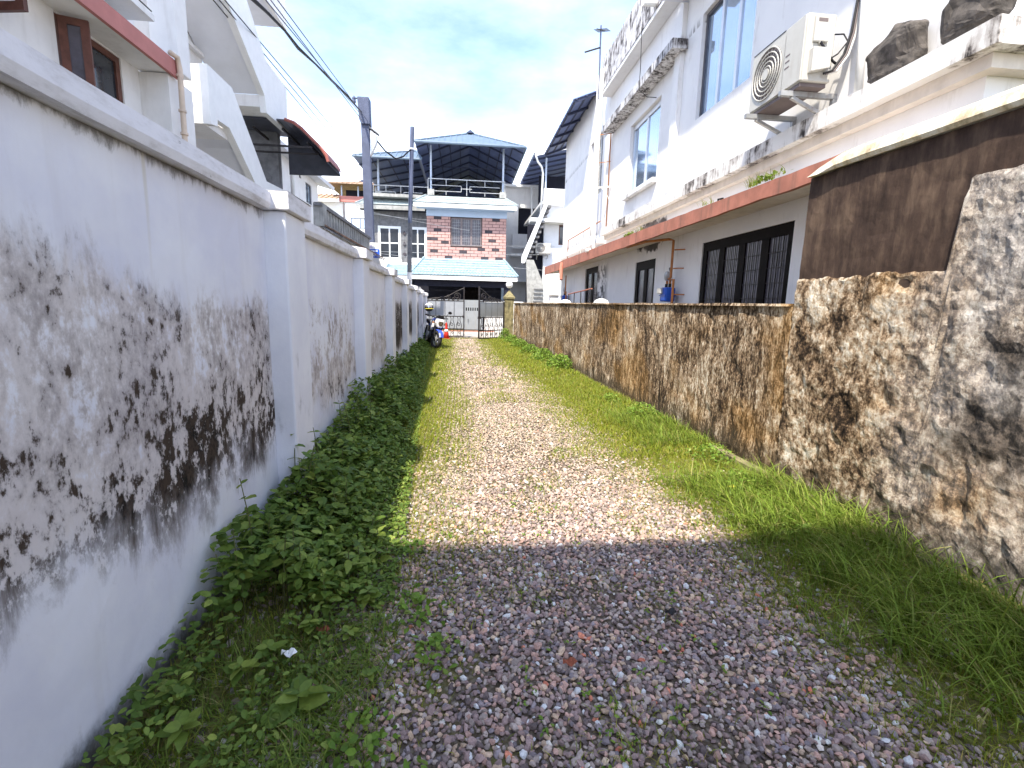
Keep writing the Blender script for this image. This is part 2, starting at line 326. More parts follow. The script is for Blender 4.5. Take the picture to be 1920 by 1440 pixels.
# ------------------------------------------------------------------ mesh helpers
class MB:
    def __init__(s): s.v = []; s.f = []
    def add(s, v, f):
        n = len(s.v); s.v += [tuple(p) for p in v]; s.f += [tuple(i+n for i in q) for q in f]; return s
    def box(s, x0, x1, y0, y1, z0, z1, rot=None, piv=None):
        v = [(x0, y0, z0), (x1, y0, z0), (x1, y1, z0), (x0, y1, z0), (x0, y0, z1), (x1, y0, z1), (x1, y1, z1), (x0, y1, z1)]
        if rot is not None:
            c = Vector(piv if piv is not None else ((x0+x1)/2, (y0+y1)/2, (z0+z1)/2)); v = [c+rot@(Vector(p)-c) for p in v]
        return s.add(v, [(0, 3, 2, 1), (4, 5, 6, 7), (0, 1, 5, 4), (1, 2, 6, 5), (2, 3, 7, 6), (3, 0, 4, 7)])
    def prism(s, poly, axis, a, b):
        def P(p, t):
            if axis == 'x': return (t, p[0], p[1])
            if axis == 'y': return (p[0], t, p[1])
            return (p[0], p[1], t)
        n = len(poly); v = [P(p, a) for p in poly]+[P(p, b) for p in poly]
        f = [tuple(range(n))[::-1], tuple(range(n, 2*n))]+[(i, (i+1) % n, n+(i+1) % n, n+i) for i in range(n)]
        return s.add(v, f)
    def slab(s, pts, t):                       # a polygon in space given thickness t along its normal
        p = [Vector(q) for q in pts]; nrm = (p[1]-p[0]).cross(p[2]-p[0]).normalized()*t; n = len(p)
        v = p+[q+nrm for q in p]
        return s.add(v, [tuple(range(n))[::-1], tuple(range(n, 2*n))]+[(i, (i+1) % n, n+(i+1) % n, n+i) for i in range(n)])
    def tube(s, pts, r, n=8, close=False):
        pts = [Vector(p) for p in pts]; m = len(pts); R = r if isinstance(r, (list, tuple)) else [r]*m
        rings = []; up = None
        for i, p in enumerate(pts):
            d = (pts[(i+1) % m]-pts[i-1]) if close else (pts[min(i+1, m-1)]-pts[max(i-1, 0)])
            if d.length < 1e-9: d = Vector((0, 0, 1))
            d.normalize()
            if up is None: up = Vector((0, 0, 1)) if abs(d.z) < .9 else Vector((1, 0, 0))
            a = d.cross(up)
            if a.length < 1e-6: a = d.cross(Vector((0, 1, 0)))
            a.normalize(); b = a.cross(d).normalized(); up = b
            rings.append([p+a*math.cos(2*math.pi*k/n)*R[i]+b*math.sin(2*math.pi*k/n)*R[i] for k in range(n)])
        v = [q for g in rings for q in g]; f = []
        for i in range(m if close else m-1):
            j = (i+1) % m
            for k in range(n): f.append((i*n+k, i*n+(k+1) % n, j*n+(k+1) % n, j*n+k))
        if not close: f += [tuple(range(n))[::-1], tuple((m-1)*n+k for k in range(n))]
        return s.add(v, f)
    def bar(s, a, b, w, h=None):               # a square bar from a to b
        a, b = Vector(a), Vector(b); h = h or w; d = (b-a).normalized()
        u = Vector((0, 0, 1)) if abs(d.z) < .95 else Vector((0, 1, 0))
        r = d.cross(u).normalized(); u = r.cross(d).normalized(); r = r*w/2; u = u*h/2
        v = [a-r-u, a+r-u, a+r+u, a-r+u, b-r-u, b+r-u, b+r+u, b-r+u]
        return s.add(v, [(0, 1, 2, 3), (7, 6, 5, 4), (0, 4, 5, 1), (1, 5, 6, 2), (2, 6, 7, 3), (3, 7, 4, 0)])
    def lathe(s, prof, c, n=16, axis='z'):     # prof: (radius, height)
        c = Vector(c); v = []; f = []
        for r, h in prof:
            for k in range(n):
                a = 2*math.pi*k/n; q = (r*math.cos(a), r*math.sin(a), h)
                q = {'z': q, 'x': (q[2], q[0], q[1]), 'y': (q[0], q[2], q[1])}[axis]
                v.append(c+Vector(q))
        m = len(prof)
        for i in range(m-1):
            for k in range(n): f.append((i*n+k, i*n+(k+1) % n, (i+1)*n+(k+1) % n, (i+1)*n+k))
        f += [tuple(range(n))[::-1], tuple((m-1)*n+k for k in range(n))]
        return s.add(v, f)
    def ball(s, c, r, n=14, m=8):
        rx, ry, rz = (r, r, r) if not isinstance(r, (tuple, list)) else r
        v = []; f = []; c = Vector(c)
        for i in range(m+1):
            t = math.pi*i/m
            for k in range(n):
                a = 2*math.pi*k/n; v.append(c+Vector((rx*math.sin(t)*math.cos(a), ry*math.sin(t)*math.sin(a), rz*math.cos(t))))
        for i in range(m):
            for k in range(n): f.append((i*n+k, (i+1)*n+k, (i+1)*n+(k+1) % n, i*n+(k+1) % n))
        return s.add(v, f)

def fix(me):
    import bmesh
    bm = bmesh.new(); bm.from_mesh(me); bmesh.ops.remove_doubles(bm, verts=bm.verts, dist=1e-6)
    bmesh.ops.recalc_face_normals(bm, faces=bm.faces); bm.to_mesh(me); bm.free()
def tag(o, label=None, cat=None, group=None, kind=None):
    if label: o['label'] = label
    if cat: o['category'] = cat
    if group: o['group'] = group
    if kind: o['kind'] = kind
    return o
def thing(name, label, cat, loc=(0, 0, 0), group=None, local=False, rz=0):
    o = bpy.data.objects.new(name, None); COL.objects.link(o); o.location = loc; o.rotation_euler = (0, 0, rz)
    o.empty_display_size = .2; tag(o, label, cat, group); ROOT[o.name] = (Vector(loc), local); return o
ROOT = {}
def obj(name, mb, mat, parent=None, bevel=0, smooth=False, me=None, **kw):
    if me is None:
        me = bpy.data.meshes.new(name); me.from_pydata([tuple(p) for p in mb.v], [], mb.f); fix(me)
        me.materials.append(M(mat) if isinstance(mat, str) else mat)
        if smooth:
            for p in me.polygons: p.use_smooth = True
    o = bpy.data.objects.new(name, me); COL.objects.link(o)
    if parent is not None:
        o.parent = parent
        if parent.name in ROOT:
            loc, local = ROOT[parent.name]
            if not local: o.location = -loc
    if bevel:
        b = o.modifiers.new('bevel', 'BEVEL'); b.width = bevel; b.segments = 2; b.limit_method = 'ANGLE'
    tag(o, **kw) if kw else None
    return o
def box(name, mat, parent, *d, bevel=0, **kw): return obj(name, MB().box(*d), mat, parent, bevel, **kw)
def roughen(o, amp, scale, cuts=0):
    """uneven plaster: subdivide a mesh and push its vertices by noise"""
    import bmesh
    bm = bmesh.new(); bm.from_mesh(o.data)
    if cuts:
        for _ in range(40):
            ed = [e for e in bm.edges if e.calc_length() > cuts]
            if not ed: break
            bmesh.ops.subdivide_edges(bm, edges=ed, cuts=1, use_grid_fill=True)
        bmesh.ops.triangulate(bm, faces=[f for f in bm.faces if len(f.verts) > 4])
    for v in bm.verts:
        p = v.co*scale
        v.co += Vector((mnoise.noise(p), mnoise.noise(p+Vector((31, 7, 3))), mnoise.noise(p+Vector((5, 77, 13)))))*amp
    bm.to_mesh(o.data); bm.free(); o.data.update()

# ------------------------------------------------------------------ ground and road
def XL(y): return -1.20-.021*(y-2)
def XR(y): return 2.92-.043*(y-3)
def ground():
    m = MB(); xs = [-120, -40, -12]+[-6+.25*i for i in range(57)]+[12, 40, 120]; ys = [-60, -20]+[-4+.25*i for i in range(104)]+[30, 60, 160]
    nx = len(xs)
    for y in ys:
        for x in xs:
            z = mnoise.noise((x*.7, y*.7, 0))*.018+mnoise.noise((x*2.3, y*2.3, 4))*.006 if -3 < x < 4 and 0 < y < 20.5 else 0
            m.v.append((x, y, z-.012))
    for j in range(len(ys)-1):
        for i in range(nx-1): a = j*nx+i; m.f.append((a, a+1, a+nx+1, a+nx))
    obj('ground', m, 'ground', smooth=True, kind='structure')
    obj('road', MB().box(-60, 60, 21.55, 25.4, -.08, .02), 'road', kind='structure')
ground()

# ------------------------------------------------------------------ boundary walls
def seg(m, X, y0, y1, z0, z1, d0, d1, n=1):
    """a straight run of wall between y0 and y1, x from X(y)+d0 to X(y)+d1"""
    v = [(X(y0)+d0, y0, z0), (X(y0)+d1, y0, z0), (X(y1)+d1, y1, z0), (X(y1)+d0, y1, z0)]
    v += [(p[0], p[1], z1) for p in v]
    return m.add(v, [(0, 3, 2, 1), (4, 5, 6, 7), (0, 1, 5, 4), (1, 2, 6, 5), (2, 3, 7, 6), (3, 0, 4, 7)])
def relief(X, y0, y1, z0, z1, step, thick, side, inside=None, amp=.01, scale=5., pits=0):
    """one face of a plastered wall as an uneven sheet, its rim turned back by thick; side -1 faces -x"""
    ny = max(2, int((y1-y0)/step)); nz = max(2, int((z1-z0)/step)); m = MB(); idx = {}
    cell = lambda j, k: inside is None or inside(y0+(j+.5)*(y1-y0)/ny, z0+(k+.5)*(z1-z0)/nz)
    C = [[cell(j, k) for k in range(nz)] for j in range(ny)]
    def V(j, k, back):
        key = (j, k, back)
        if key not in idx:
            y = y0+j*(y1-y0)/ny; z = z0+k*(z1-z0)/nz
            if inside is not None and 0 < j < ny and 0 < k < nz:
                y += mnoise.noise((y*9, z*9, 3))*step*.5; z += mnoise.noise((y*9, z*9, 8))*step*.5
            h = mnoise.noise((y*scale, z*scale, 1))*amp+mnoise.noise((y*scale*3.1, z*scale*3.1, 5))*amp*.5
            if pits: h -= max(0, mnoise.noise((y*8, z*5, 9))-.28)*pits
            x = X(y)+side*h if not back else X(y)-side*thick
            idx[key] = len(m.v); m.v.append((x, y, z))
        return idx[key]
    for j in range(ny):
        for k in range(nz):
            if not C[j][k]: continue
            m.f.append((V(j, k, 0), V(j, k+1, 0), V(j+1, k+1, 0), V(j+1, k, 0)))
            for (dj, dk, a, b) in ((-1, 0, (j, k), (j, k+1)), (1, 0, (j+1, k), (j+1, k+1)), (0, -1, (j, k), (j+1, k)), (0, 1, (j, k+1), (j+1, k+1))):
                q, w = j+dj, k+dk
                if not (0 <= q < ny and 0 <= w < nz and C[q][w]):
                    m.f.append((V(*a, 0), V(*b, 0), V(*b, 1), V(*a, 1)))
    return m

def left_wall():
    w = thing('boundary_wall', 'tall white wall stained with black mould, with pilasters and sloping coping', 'wall', (-1.4, 9, 0))
    ys = [-1.6, 3.2, 5.85, 8.5, 11.15, 13.8, 16.45, 19.1, 20.9]
    tops = [2.03, 1.98, 1.93, 1.88, 1.82, 1.78, 1.74, 1.72]
    for i in range(8):
        y0 = ys[i]+(.4 if i else 0); y1 = ys[i+1]
        m = seg(MB(), XL, y0, y1, -.1, tops[i], -.22, -.03)
        r = relief(XL, y0+.002, y1-.002, -.1, tops[i]-.001, .09 if i < 2 else .2, .029, 1, amp=.006, scale=3)
        m.add(r.v, r.f)
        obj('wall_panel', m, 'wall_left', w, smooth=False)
        m = MB()
        a, b = y0+(.03 if i else 0), y1-.03
        prof = [(-.27, 0), (.055, 0), (.065, .035), (.06, .10), (-.08, .145), (-.27, .10)]
        v = [(XL(a)+p, a, tops[i]+.002+h) for p, h in prof]+[(XL(b)+p, b, tops[i]+.002+h) for p, h in prof]; n = 6
        m.add(v, [tuple(range(n))[::-1], tuple(range(n, 2*n))]+[(k, (k+1) % n, n+(k+1) % n, n+k) for k in range(n)])
        o = obj('coping', m, 'coping', w); roughen(o, .006, 4, .5)
        if 0 < i < 8:
            p = obj('pilaster', seg(MB(), XL, ys[i], ys[i]+.4, -.1, tops[i-1]+.0, -.26, .13 if i == 1 else .12), 'pilaster', w, bevel=.012)
            m = seg(MB(), XL, ys[i]-.035, ys[i]+.435, tops[i-1]+.002, tops[i-1]+.11, -.29, .165)
            v = [(XL(ys[i])-.29, ys[i]-.035), (XL(ys[i])+.165, ys[i]-.035), (XL(ys[i])+.165, ys[i]+.435), (XL(ys[i])-.29, ys[i]+.435)]
            zt = tops[i-1]+.11; cx, cy = XL(ys[i])-.06, ys[i]+.2
            m.add([(p_[0], p_[1], zt) for p_ in v]+[(cx, cy, zt+.05)], [(0, 1, 4), (1, 2, 4), (2, 3, 4), (3, 0, 4)])
            obj('cap', m, 'coping', p, bevel=.006)
left_wall()

def right_walls():
    w = thing('boundary_wall', 'low brown wall streaked with lichen, ending at the mossy gate post', 'wall', (2.6, 12, 0))
    m = seg(MB(), XR, 4.02, 20.9, -.1, 1.53, .04, .2)
    obj('wall_core', m, 'lichen', w)
    r = relief(XR, 4.02, 20.9, -.1, 1.535, .085, .041, -1, amp=.016, scale=5, pits=.05)
    obj('plaster_face', r, 'lichen', w)
    m = MB(); n = 60; ys = [4.03+i*(20.87-4.03)/n for i in range(n+1)]
    for y in ys:
        h = mnoise.noise((y*1.3, 2, 2))*.012
        m.v += [(XR(y)-.03+mnoise.noise((y*3, 0, 5))*.012, y, 1.537), (XR(y)-.02+mnoise.noise((y*3, 1, 5))*.01, y, 1.562+h), (XR(y)+.23, y, 1.562+h), (XR(y)+.23, y, 1.537)]
    for i in range(n):
        for k in range(4): m.f.append((i*4+k, i*4+(k+1) % 4, (i+1)*4+(k+1) % 4, (i+1)*4+k))
    m.f += [(0, 1, 2, 3), (n*4+3, n*4+2, n*4+1, n*4)]
    obj('coping', m, 'lichen', w)
    t = thing('boundary_wall', 'tall brown wall with peeled plaster and a sunlit cream coping', 'wall', (3, 1.5, 0))
    m = seg(MB(), XR, -1.6, 4.0, -.1, 2.60, .045, .25)
    obj('wall_core', m, 'brown_plaster', t)
    def up(y, z): return z > 1.70 and (z > 2.2 or y > 2.6)
    obj('upper_plaster', relief(XR2, -1.6, 4.0, 1.55, 2.60, .05, .03, -1, None, .008, 4), 'brown_plaster', t)
    # the thick lower coat: columns of quads up to its broken upper edge
    ys = [-1.6+.1*i for i in range(26)]+[.9+.028*i for i in range(64)]+[2.69]+[2.70+.028*i for i in range(1, 47)]+[4.0]; nz = 84; m = MB()
    for y in ys:
        e = mnoise.noise((y*3, 2, 2))*.03+mnoise.noise((y*11, 5, 6))*.022+mnoise.noise((y*31, 5, 1))*.012
        top = (2.30 if y < 2.695 else 1.77)+e
        for k in range(nz+2):
            u = min(k, nz)/nz; z = -.1+(top+.1)*u
            yy = y+(mnoise.noise((3, z*9, 4))*.03+mnoise.noise((7, z*25, 4))*.015 if abs(y-2.69) < .03 and z > 1.75 else 0)
            h = mnoise.noise((yy*6, z*6, 1))*.02+mnoise.noise((yy*18, z*18, 5))*.010-max(0, mnoise.noise((yy*8, z*5, 9))-.28)*.06
            h = h*(1 if k < nz else .4)-(.012 if k == nz else 0)
            m.v.append((XR(yy)-h if k <= nz else XR(yy)+.05, yy, z))
    q = nz+2
    for j in range(len(ys)-1):
        for k in range(q-1): m.f.append((j*q+k, j*q+k+1, (j+1)*q+k+1, (j+1)*q+k))
    n = (len(ys)-1)*q; b = len(m.v); m.v += [(XR(4.0)+.05, 4.0, m.v[n+k][2]) for k in range(nz+1)]
    for k in range(nz): m.f.append((n+k, n+k+1, b+k+1, b+k))
    obj('rough_plaster', m, 'lichen_near', t)
    prof = [(-.015, 0), (-.035, .025), (-.02, .085), (.04, .125), (.27, .06)]; n = 5; m = MB()
    a, b = -1.6, 3.985
    v = []
    yy = [a, 0, .7, 1.3, 1.8, 2.2, 2.6, 3.0, 3.4, 3.7, 3.86, b]
    for j, y in enumerate(yy):
        dn = 0 if y < 3.8 else (.03 if y < 3.9 else .075)
        for p, h in prof: v.append((XR(y)+p+mnoise.noise((y*2.3, p, 7))*.012, y, 2.602+max(0, h-dn*(h > 0))+(mnoise.noise((y*3, 9, p))*.01 if h else 0)))
    f = [tuple(range(n))[::-1], tuple(range((len(yy)-1)*n, len(yy)*n))]
    for j in range(len(yy)-1):
        for k in range(n): f.append((j*n+k, j*n+(k+1) % n, (j+1)*n+(k+1) % n, (j+1)*n+k))
    m.add(v, f); obj('coping', m, 'coping_cream', t)
    for i, (y0, y1, dx, z) in enumerate(((3.35, 4.75, -.16, .05), (2.3, 3.1, -.12, .03))):
        m = seg(MB(), XR, y0, y1, -.06, z, dx-.05, dx+.03)
        o = obj('concrete_lip', m, 'moss_post', None, label=('mossy broken concrete lip along the foot of the low wall', 'short mossy concrete lip along the foot of the tall wall')[i], cat='kerb'); roughen(o, .02, 5, .2)
def XR2(y): return XR(y)+.02
right_walls()

# ------------------------------------------------------------------ gate posts, lane gate
def gate_posts():
    g = thing('gate_post', 'mossy square gate post with pyramid cap and white globe lamp', 'gate post', (1.95, 21.1, 0))
    o = box('shaft', 'moss_post', g, 1.76, 2.14, 20.92, 21.3, -.1, 1.72); roughen(o, .012, 6, .15)
    m = MB().box(1.71, 2.19, 20.87, 21.35, 1.722, 1.78)
    m.add([(1.70, 20.86, 1.78), (2.20, 20.86, 1.78), (2.20, 21.36, 1.78), (1.70, 21.36, 1.78), (1.95, 21.11, 2.10)], [(0, 1, 4), (1, 2, 4), (2, 3, 4), (3, 0, 4), (3, 2, 1, 0)])
    obj('cap', m, 'moss_post', g)
    l = obj('lamp_stem', MB().tube([(1.95, 21.11, 2.06), (1.95, 21.11, 2.2)], .03), 'iron', g)
    obj('lamp_globe', MB().ball((1.95, 21.11, 2.32), .15), 'lamp', g, smooth=True)
    g = thing('gate_post', 'dark mouldy gate post where the white wall ends', 'gate post', (-1.8, 21.1, 0))
    o = box('shaft', 'concrete_dark', g, -2.06, -1.68, 20.92, 21.3, -.1, 1.75); roughen(o, .014, 5, .15)
    m = MB().box(-2.11, -1.63, 20.87, 21.35, 1.752, 1.81)
    m.add([(-2.11, 20.87, 1.81), (-1.63, 20.87, 1.81), (-1.63, 21.35, 1.81), (-2.11, 21.35, 1.81), (-1.87, 21.11, 2.15)], [(0, 1, 4), (1, 2, 4), (2, 3, 4), (3, 0, 4)])
    obj('cap', m, 'concrete_dark', g)
gate_posts()

def spiral(cx, cz, r0, r1, a0, turns, n=26, flip=1):
    return [(cx+flip*(r0+(r1-r0)*t/n)*math.cos(a0+turns*2*math.pi*t/n), 0, cz+(r0+(r1-r0)*t/n)*math.sin(a0+turns*2*math.pi*t/n)) for t in range(n+1)]
def gate_leaf(label, loc, rz, W, mirror, sheet):
    """hinge at local x=0, leaf along +x; its scrollwork climbs towards the free end"""
    g = thing('gate_leaf', label, 'gate', loc, local=True, rz=rz)
    zb, zm, zt, zp = .06, .92, 1.58, 2.18
    m = MB()
    m.bar((0, 0, zb), (0, 0, zt), .05); m.bar((W, 0, zb), (W, 0, zp), .05)
    for z in (zb, .38, zm, zt): m.bar((.025, 0, z), (W-.025, 0, z), .04)
    obj('frame', m, 'iron', g)
    n = 4
    for i in range(n):
        a = .03+i*(W-.06)/n; b = .03+(i+1)*(W-.06)/n
        obj('sheet_panel', MB().box(a+.012, b-.012, -.006, .006, zm+.03, zt-.03), sheet, g)
        if i: obj('panel_bar', MB().bar((a, -.012, zm), (a, -.012, zt), .018), 'iron', g)
    k = 10
    for i in range(k):
        x = .06+(i+.5)*(W-.12)/k
        m = MB().bar((x, 0, zb), (x, 0, .38), .02)
        pts = []
        for t in range(15):
            u = t/14; pts.append((x+.035*math.sin(u*math.pi*2)*(1 if i % 2 else -1), 0, .38+u*(zm-.38)))
        m.tube(pts, .015, 6)
        obj('baluster', m, 'iron', g)
    for i in range(k//2):
        x = .06+(2*i+1)*(W-.12)/k
        obj('scroll', MB().tube(spiral(x, .58, .085, .02, 1.57, 1.2, 18), .014, 5), 'iron', g); obj('scroll', MB().tube(spiral(x, .22, .06, .015, -1.57, 1.1, 14), .013, 5), 'iron', g)
    pts = [(W*u, 0, zt+.03+(zp-zt-.1)*u**1.7+.03*math.sin(u*9)) for u in [i/24 for i in range(1, 25)]]
    obj('crest_rail', MB().tube(pts, .020, 6), 'iron', g)
    for u, r in ((.82, .17), (.58, .11), (.40, .075), (.26, .045)):
        obj('crest_scroll', MB().tube(spiral(W*u, zt+.03+r, r, r*.2, -1.57, 1.6, 26), .021, 6), 'iron', g)
        obj('crest_scroll', MB().tube(spiral(W*(u-.1), zt+.02+r*.45, r*.45, r*.1, 3.1, 1.3, 16), .017, 5), 'iron', g)
    obj('latch', MB().box(W-.06, W+.03, -.05, .05, .86, .96), 'iron', g)
    obj('hinge', MB().box(-.09, 0, -.03, .03, 1.16, 1.3), 'iron', g)
gate_leaf('closed gate leaf beside the motorbike, pale panels above wrought iron scrolls', (-1.62, 21.1, 0), 0, 1.62, 1, 'gate_sheet')
gate_leaf('open gate leaf hung on the mossy post, grey panels above iron bars', (1.72, 21.0, 0), rad(180+45), 1.56, 1, 'gate_grey')

def sliding_gate():
    g = thing('sliding_gate', 'plain grey sheet metal gate with a row of slots across the road', 'gate', (.4, 25.7, 0))
    y0, y1 = 25.66, 25.70
    # sheet built round its row of slots
    x0, x1, za, zb = -1.9, .98, .12, 1.66
    slots = [.10+i*.115 for i in range(7)]
    m = MB().box(x0, x1, y0, y1, za, 1.10); m.box(x0, x1, y0, y1, 1.27, zb)
    xs = [x0]+[v for s_ in slots for v in (s_, s_+.06)]+[x1]
    for i in range(0, len(xs), 2): m.box(xs[i], xs[i+1], y0, y1, 1.1, 1.27)
    obj('sheet', m, 'gate_grey', g)
    for x in (-1.9, -.95, 0, .94): obj('stile', MB().box(x, x+.04, y0-.03, y0-.002, za, zb), 'gate_sheet', g)
    obj('rail', MB().box(-3, 1.6, y0-.05, y1+.03, .0, .06), 'terracotta', g)
    obj('handle', MB().tube([(.22, y0-.02, .5), (.22, y0-.07, .5), (.22, y0-.07, .68), (.22, y0-.02, .68)], .012, 6), 'iron', g)
    w = thing('compound_wall', 'white wall of the brick house beside the sliding gate', 'wall', (-3.5, 25.8, 0))
    box('panel', 'white_old', w, -7, -2.0, 25.72, 25.9, 0, 1.62); box('coping', 'white_clean', w, -7.03, -1.97, 25.69, 25.93, 1.622, 1.70)
    w = thing('compound_wall', 'short white wall between sliding gate and the slanted concrete ramp', 'wall', (2, 25.8, 0))
    box('panel', 'white_old', w, 1.1, 3.1, 25.72, 25.9, 0, 1.55); box('coping', 'white_clean', w, 1.07, 3.13, 25.69, 25.93, 1.552, 1.63)
sliding_gate()

# ------------------------------------------------------------------ facade and window helpers
def facade(O, U, V, N, us, vs, openings, depth, back=True):
    """a wall sheet from O along U (us = (u0,u1)) and V, with real openings; N points into the building"""
    O, U, V, N = Vector(O), Vector(U), Vector(V), Vector(N)
    u = sorted(set(list(us)+[a for o in openings for a in o[:2]])); v = sorted(set(list(vs)+[a for o in openings for a in o[2:4]]))
    m = MB(); idx = {}
    def P(i, j, b):
        if (i, j, b) not in idx: idx[(i, j, b)] = len(m.v); m.v.append(O+U*u[i]+V*v[j]+N*(depth if b else 0))
        return idx[(i, j, b)]
    def solid(i, j):
        if not (0 <= i < len(u)-1 and 0 <= j < len(v)-1): return False
        a, b = (u[i]+u[i+1])/2, (v[j]+v[j+1])/2
        return not any(o[0] < a < o[1] and o[2] < b < o[3] for o in openings)
    for i in range(len(u)-1):
        for j in range(len(v)-1):
            if not solid(i, j): continue
            m.f.append((P(i, j, 0), P(i+1, j, 0), P(i+1, j+1, 0), P(i, j+1, 0))); m.f.append((P(i, j, 1), P(i, j+1, 1), P(i+1, j+1, 1), P(i+1, j, 1)))
            for di, dj, a, b in ((-1, 0, (i, j), (i, j+1)), (1, 0, (i+1, j), (i+1, j+1)), (0, -1, (i, j), (i+1, j)), (0, 1, (i, j+1), (i+1, j+1))):
                if not solid(i+di, j+dj): m.f.append((P(*a, 0), P(*b, 0), P(*b, 1), P(*a, 1)))
    return m
def fbox(m, F, u0, u1, v0, v1, n0, n1):
    O, U, V, N = F
    p = [O+U*a+V*b+N*c for c in (n0, n1) for a, b in ((u0, v0), (u1, v0), (u1, v1), (u0, v1))]
    return m.add(p, [(0, 1, 2, 3), (7, 6, 5, 4), (0, 4, 5, 1), (1, 5, 6, 2), (2, 6, 7, 3), (3, 7, 4, 0)])
def frame3(O, U, V, N): return tuple(Vector(q) for q in (O, U, V, N))
def window(parent, F, u0, u1, v0, v1, cols=2, rows=1, fw=.06, fmat='alu', gmat='glass_blue', rec=.05, mw=None, mmat=None, grille=0, gm='iron', top=None, name='window', label=None):
    """a window set rec deep in its opening: outer frame, mullions, one pane per light, optional grille bars"""
    mw = mw or fw; top = top or fw; m = MB()
    d = .06
    fbox(m, F, u0, u0+fw, v0, v1, rec, rec+d); fbox(m, F, u1-fw, u1, v0, v1, rec, rec+d)
    fbox(m, F, u0+fw, u1-fw, v0, v0+fw, rec, rec+d); fbox(m, F, u0+fw, u1-fw, v1-top, v1, rec, rec+d)
    w = obj(name, m, fmat, parent)
    w.location = -ROOT[parent.name][0] if parent.name in ROOT else (0, 0, 0)
    if label: w['label'] = label
    iu = (u1-u0-2*fw-(cols-1)*mw)/cols; iv = (v1-v0-fw-top-(rows-1)*mw)/rows
    for c in range(cols):
        a = u0+fw+c*(iu+mw)
        if c: obj('mullion', fbox(MB(), F, a-mw, a, v0+fw, v1-top, rec+.005, rec+d-.005), mmat or fmat, w)
        for r in range(rows):
            b = v0+fw+r*(iv+mw)
            if r: obj('transom', fbox(MB(), F, a, a+iu, b-mw, b, rec+.005, rec+d-.005), mmat or fmat, w)
            obj('pane', fbox(MB(), F, a-.004, a+iu+.004, b-.004, b+iv+.004, rec+.025, rec+.035), gmat, w)
            if grille:
                g = MB()
                for k in range(1, 4): fbox(g, F, a+iu*k/4-.004, a+iu*k/4+.004, b, b+iv, rec+.008, rec+.018)
                nr = int(grille)
                for k in range(1, nr): fbox(g, F, a, a+iu, b+iv*k/nr-.004, b+iv*k/nr+.004, rec+.010, rec+.016)
                obj('grille', g, gm, w)
    return w

def house_white_mat():
    t = NT('right_house_white', .82, .2)
    x, y, z = t.xyz()
    n = t.noise(t.scl(None, (3, 3, .7)), 2.2, 7, .65); md = t.noise(None, 4, 6, .6)
    base = t.mix(t.ss(t.noise(None, 1.3, 4, .6), .35, .65), (.74, .73, .74), (.80, .79, .79))
    base = t.mix(t.mul(t.ss(n, .56, .74), .35), base, (.42, .39, .36))
    # the black growth above the terracotta edge
    dy = t.mul(t.sub(y, 9.35), .8); dz = t.mul(t.sub(z, 2.88), 2.4)
    d = t.math('SQRT', t.add(t.mul(dy, dy), t.mul(dz, dz)))
    blob = t.ss(t.add(d, t.mul(t.sub(md, .5), 1.1)), .62, .78, 1, 0)
    c = t.mix(t.mul(blob, .92), base, t.mix(t.ss(md, .4, .6), (.03, .027, .03), (.12, .10, .10)))
    # drips off the two ledges
    for zz, dep in ((3.42, .16), (5.82, .14)):
        q = t.mul(t.ss(z, zz+dep, zz, 0, 1), t.ss(z, zz-.02, zz, 0, 1))
        c = t.mix(t.mul(t.mul(q, t.ss(t.noise(t.scl(None, (3, 5, .6)), 2.6, 6, .7), .44, .62)), .85), c, (.11, .095, .09))
    # grime beside the far door
    gd = t.mul(t.mul(t.ss(y, 11.9, 12.5), t.ss(y, 13.3, 12.9)), t.mul(t.ss(z, 2.7, 2.4), t.ss(md, .42, .56)))
    c = t.mix(t.mul(gd, .9), c, (.02, .02, .025))
    t.bump(t.noise(None, 30, 5, .6), .15, .005)
    MAT['house_white'] = t.col(c)
house_white_mat()

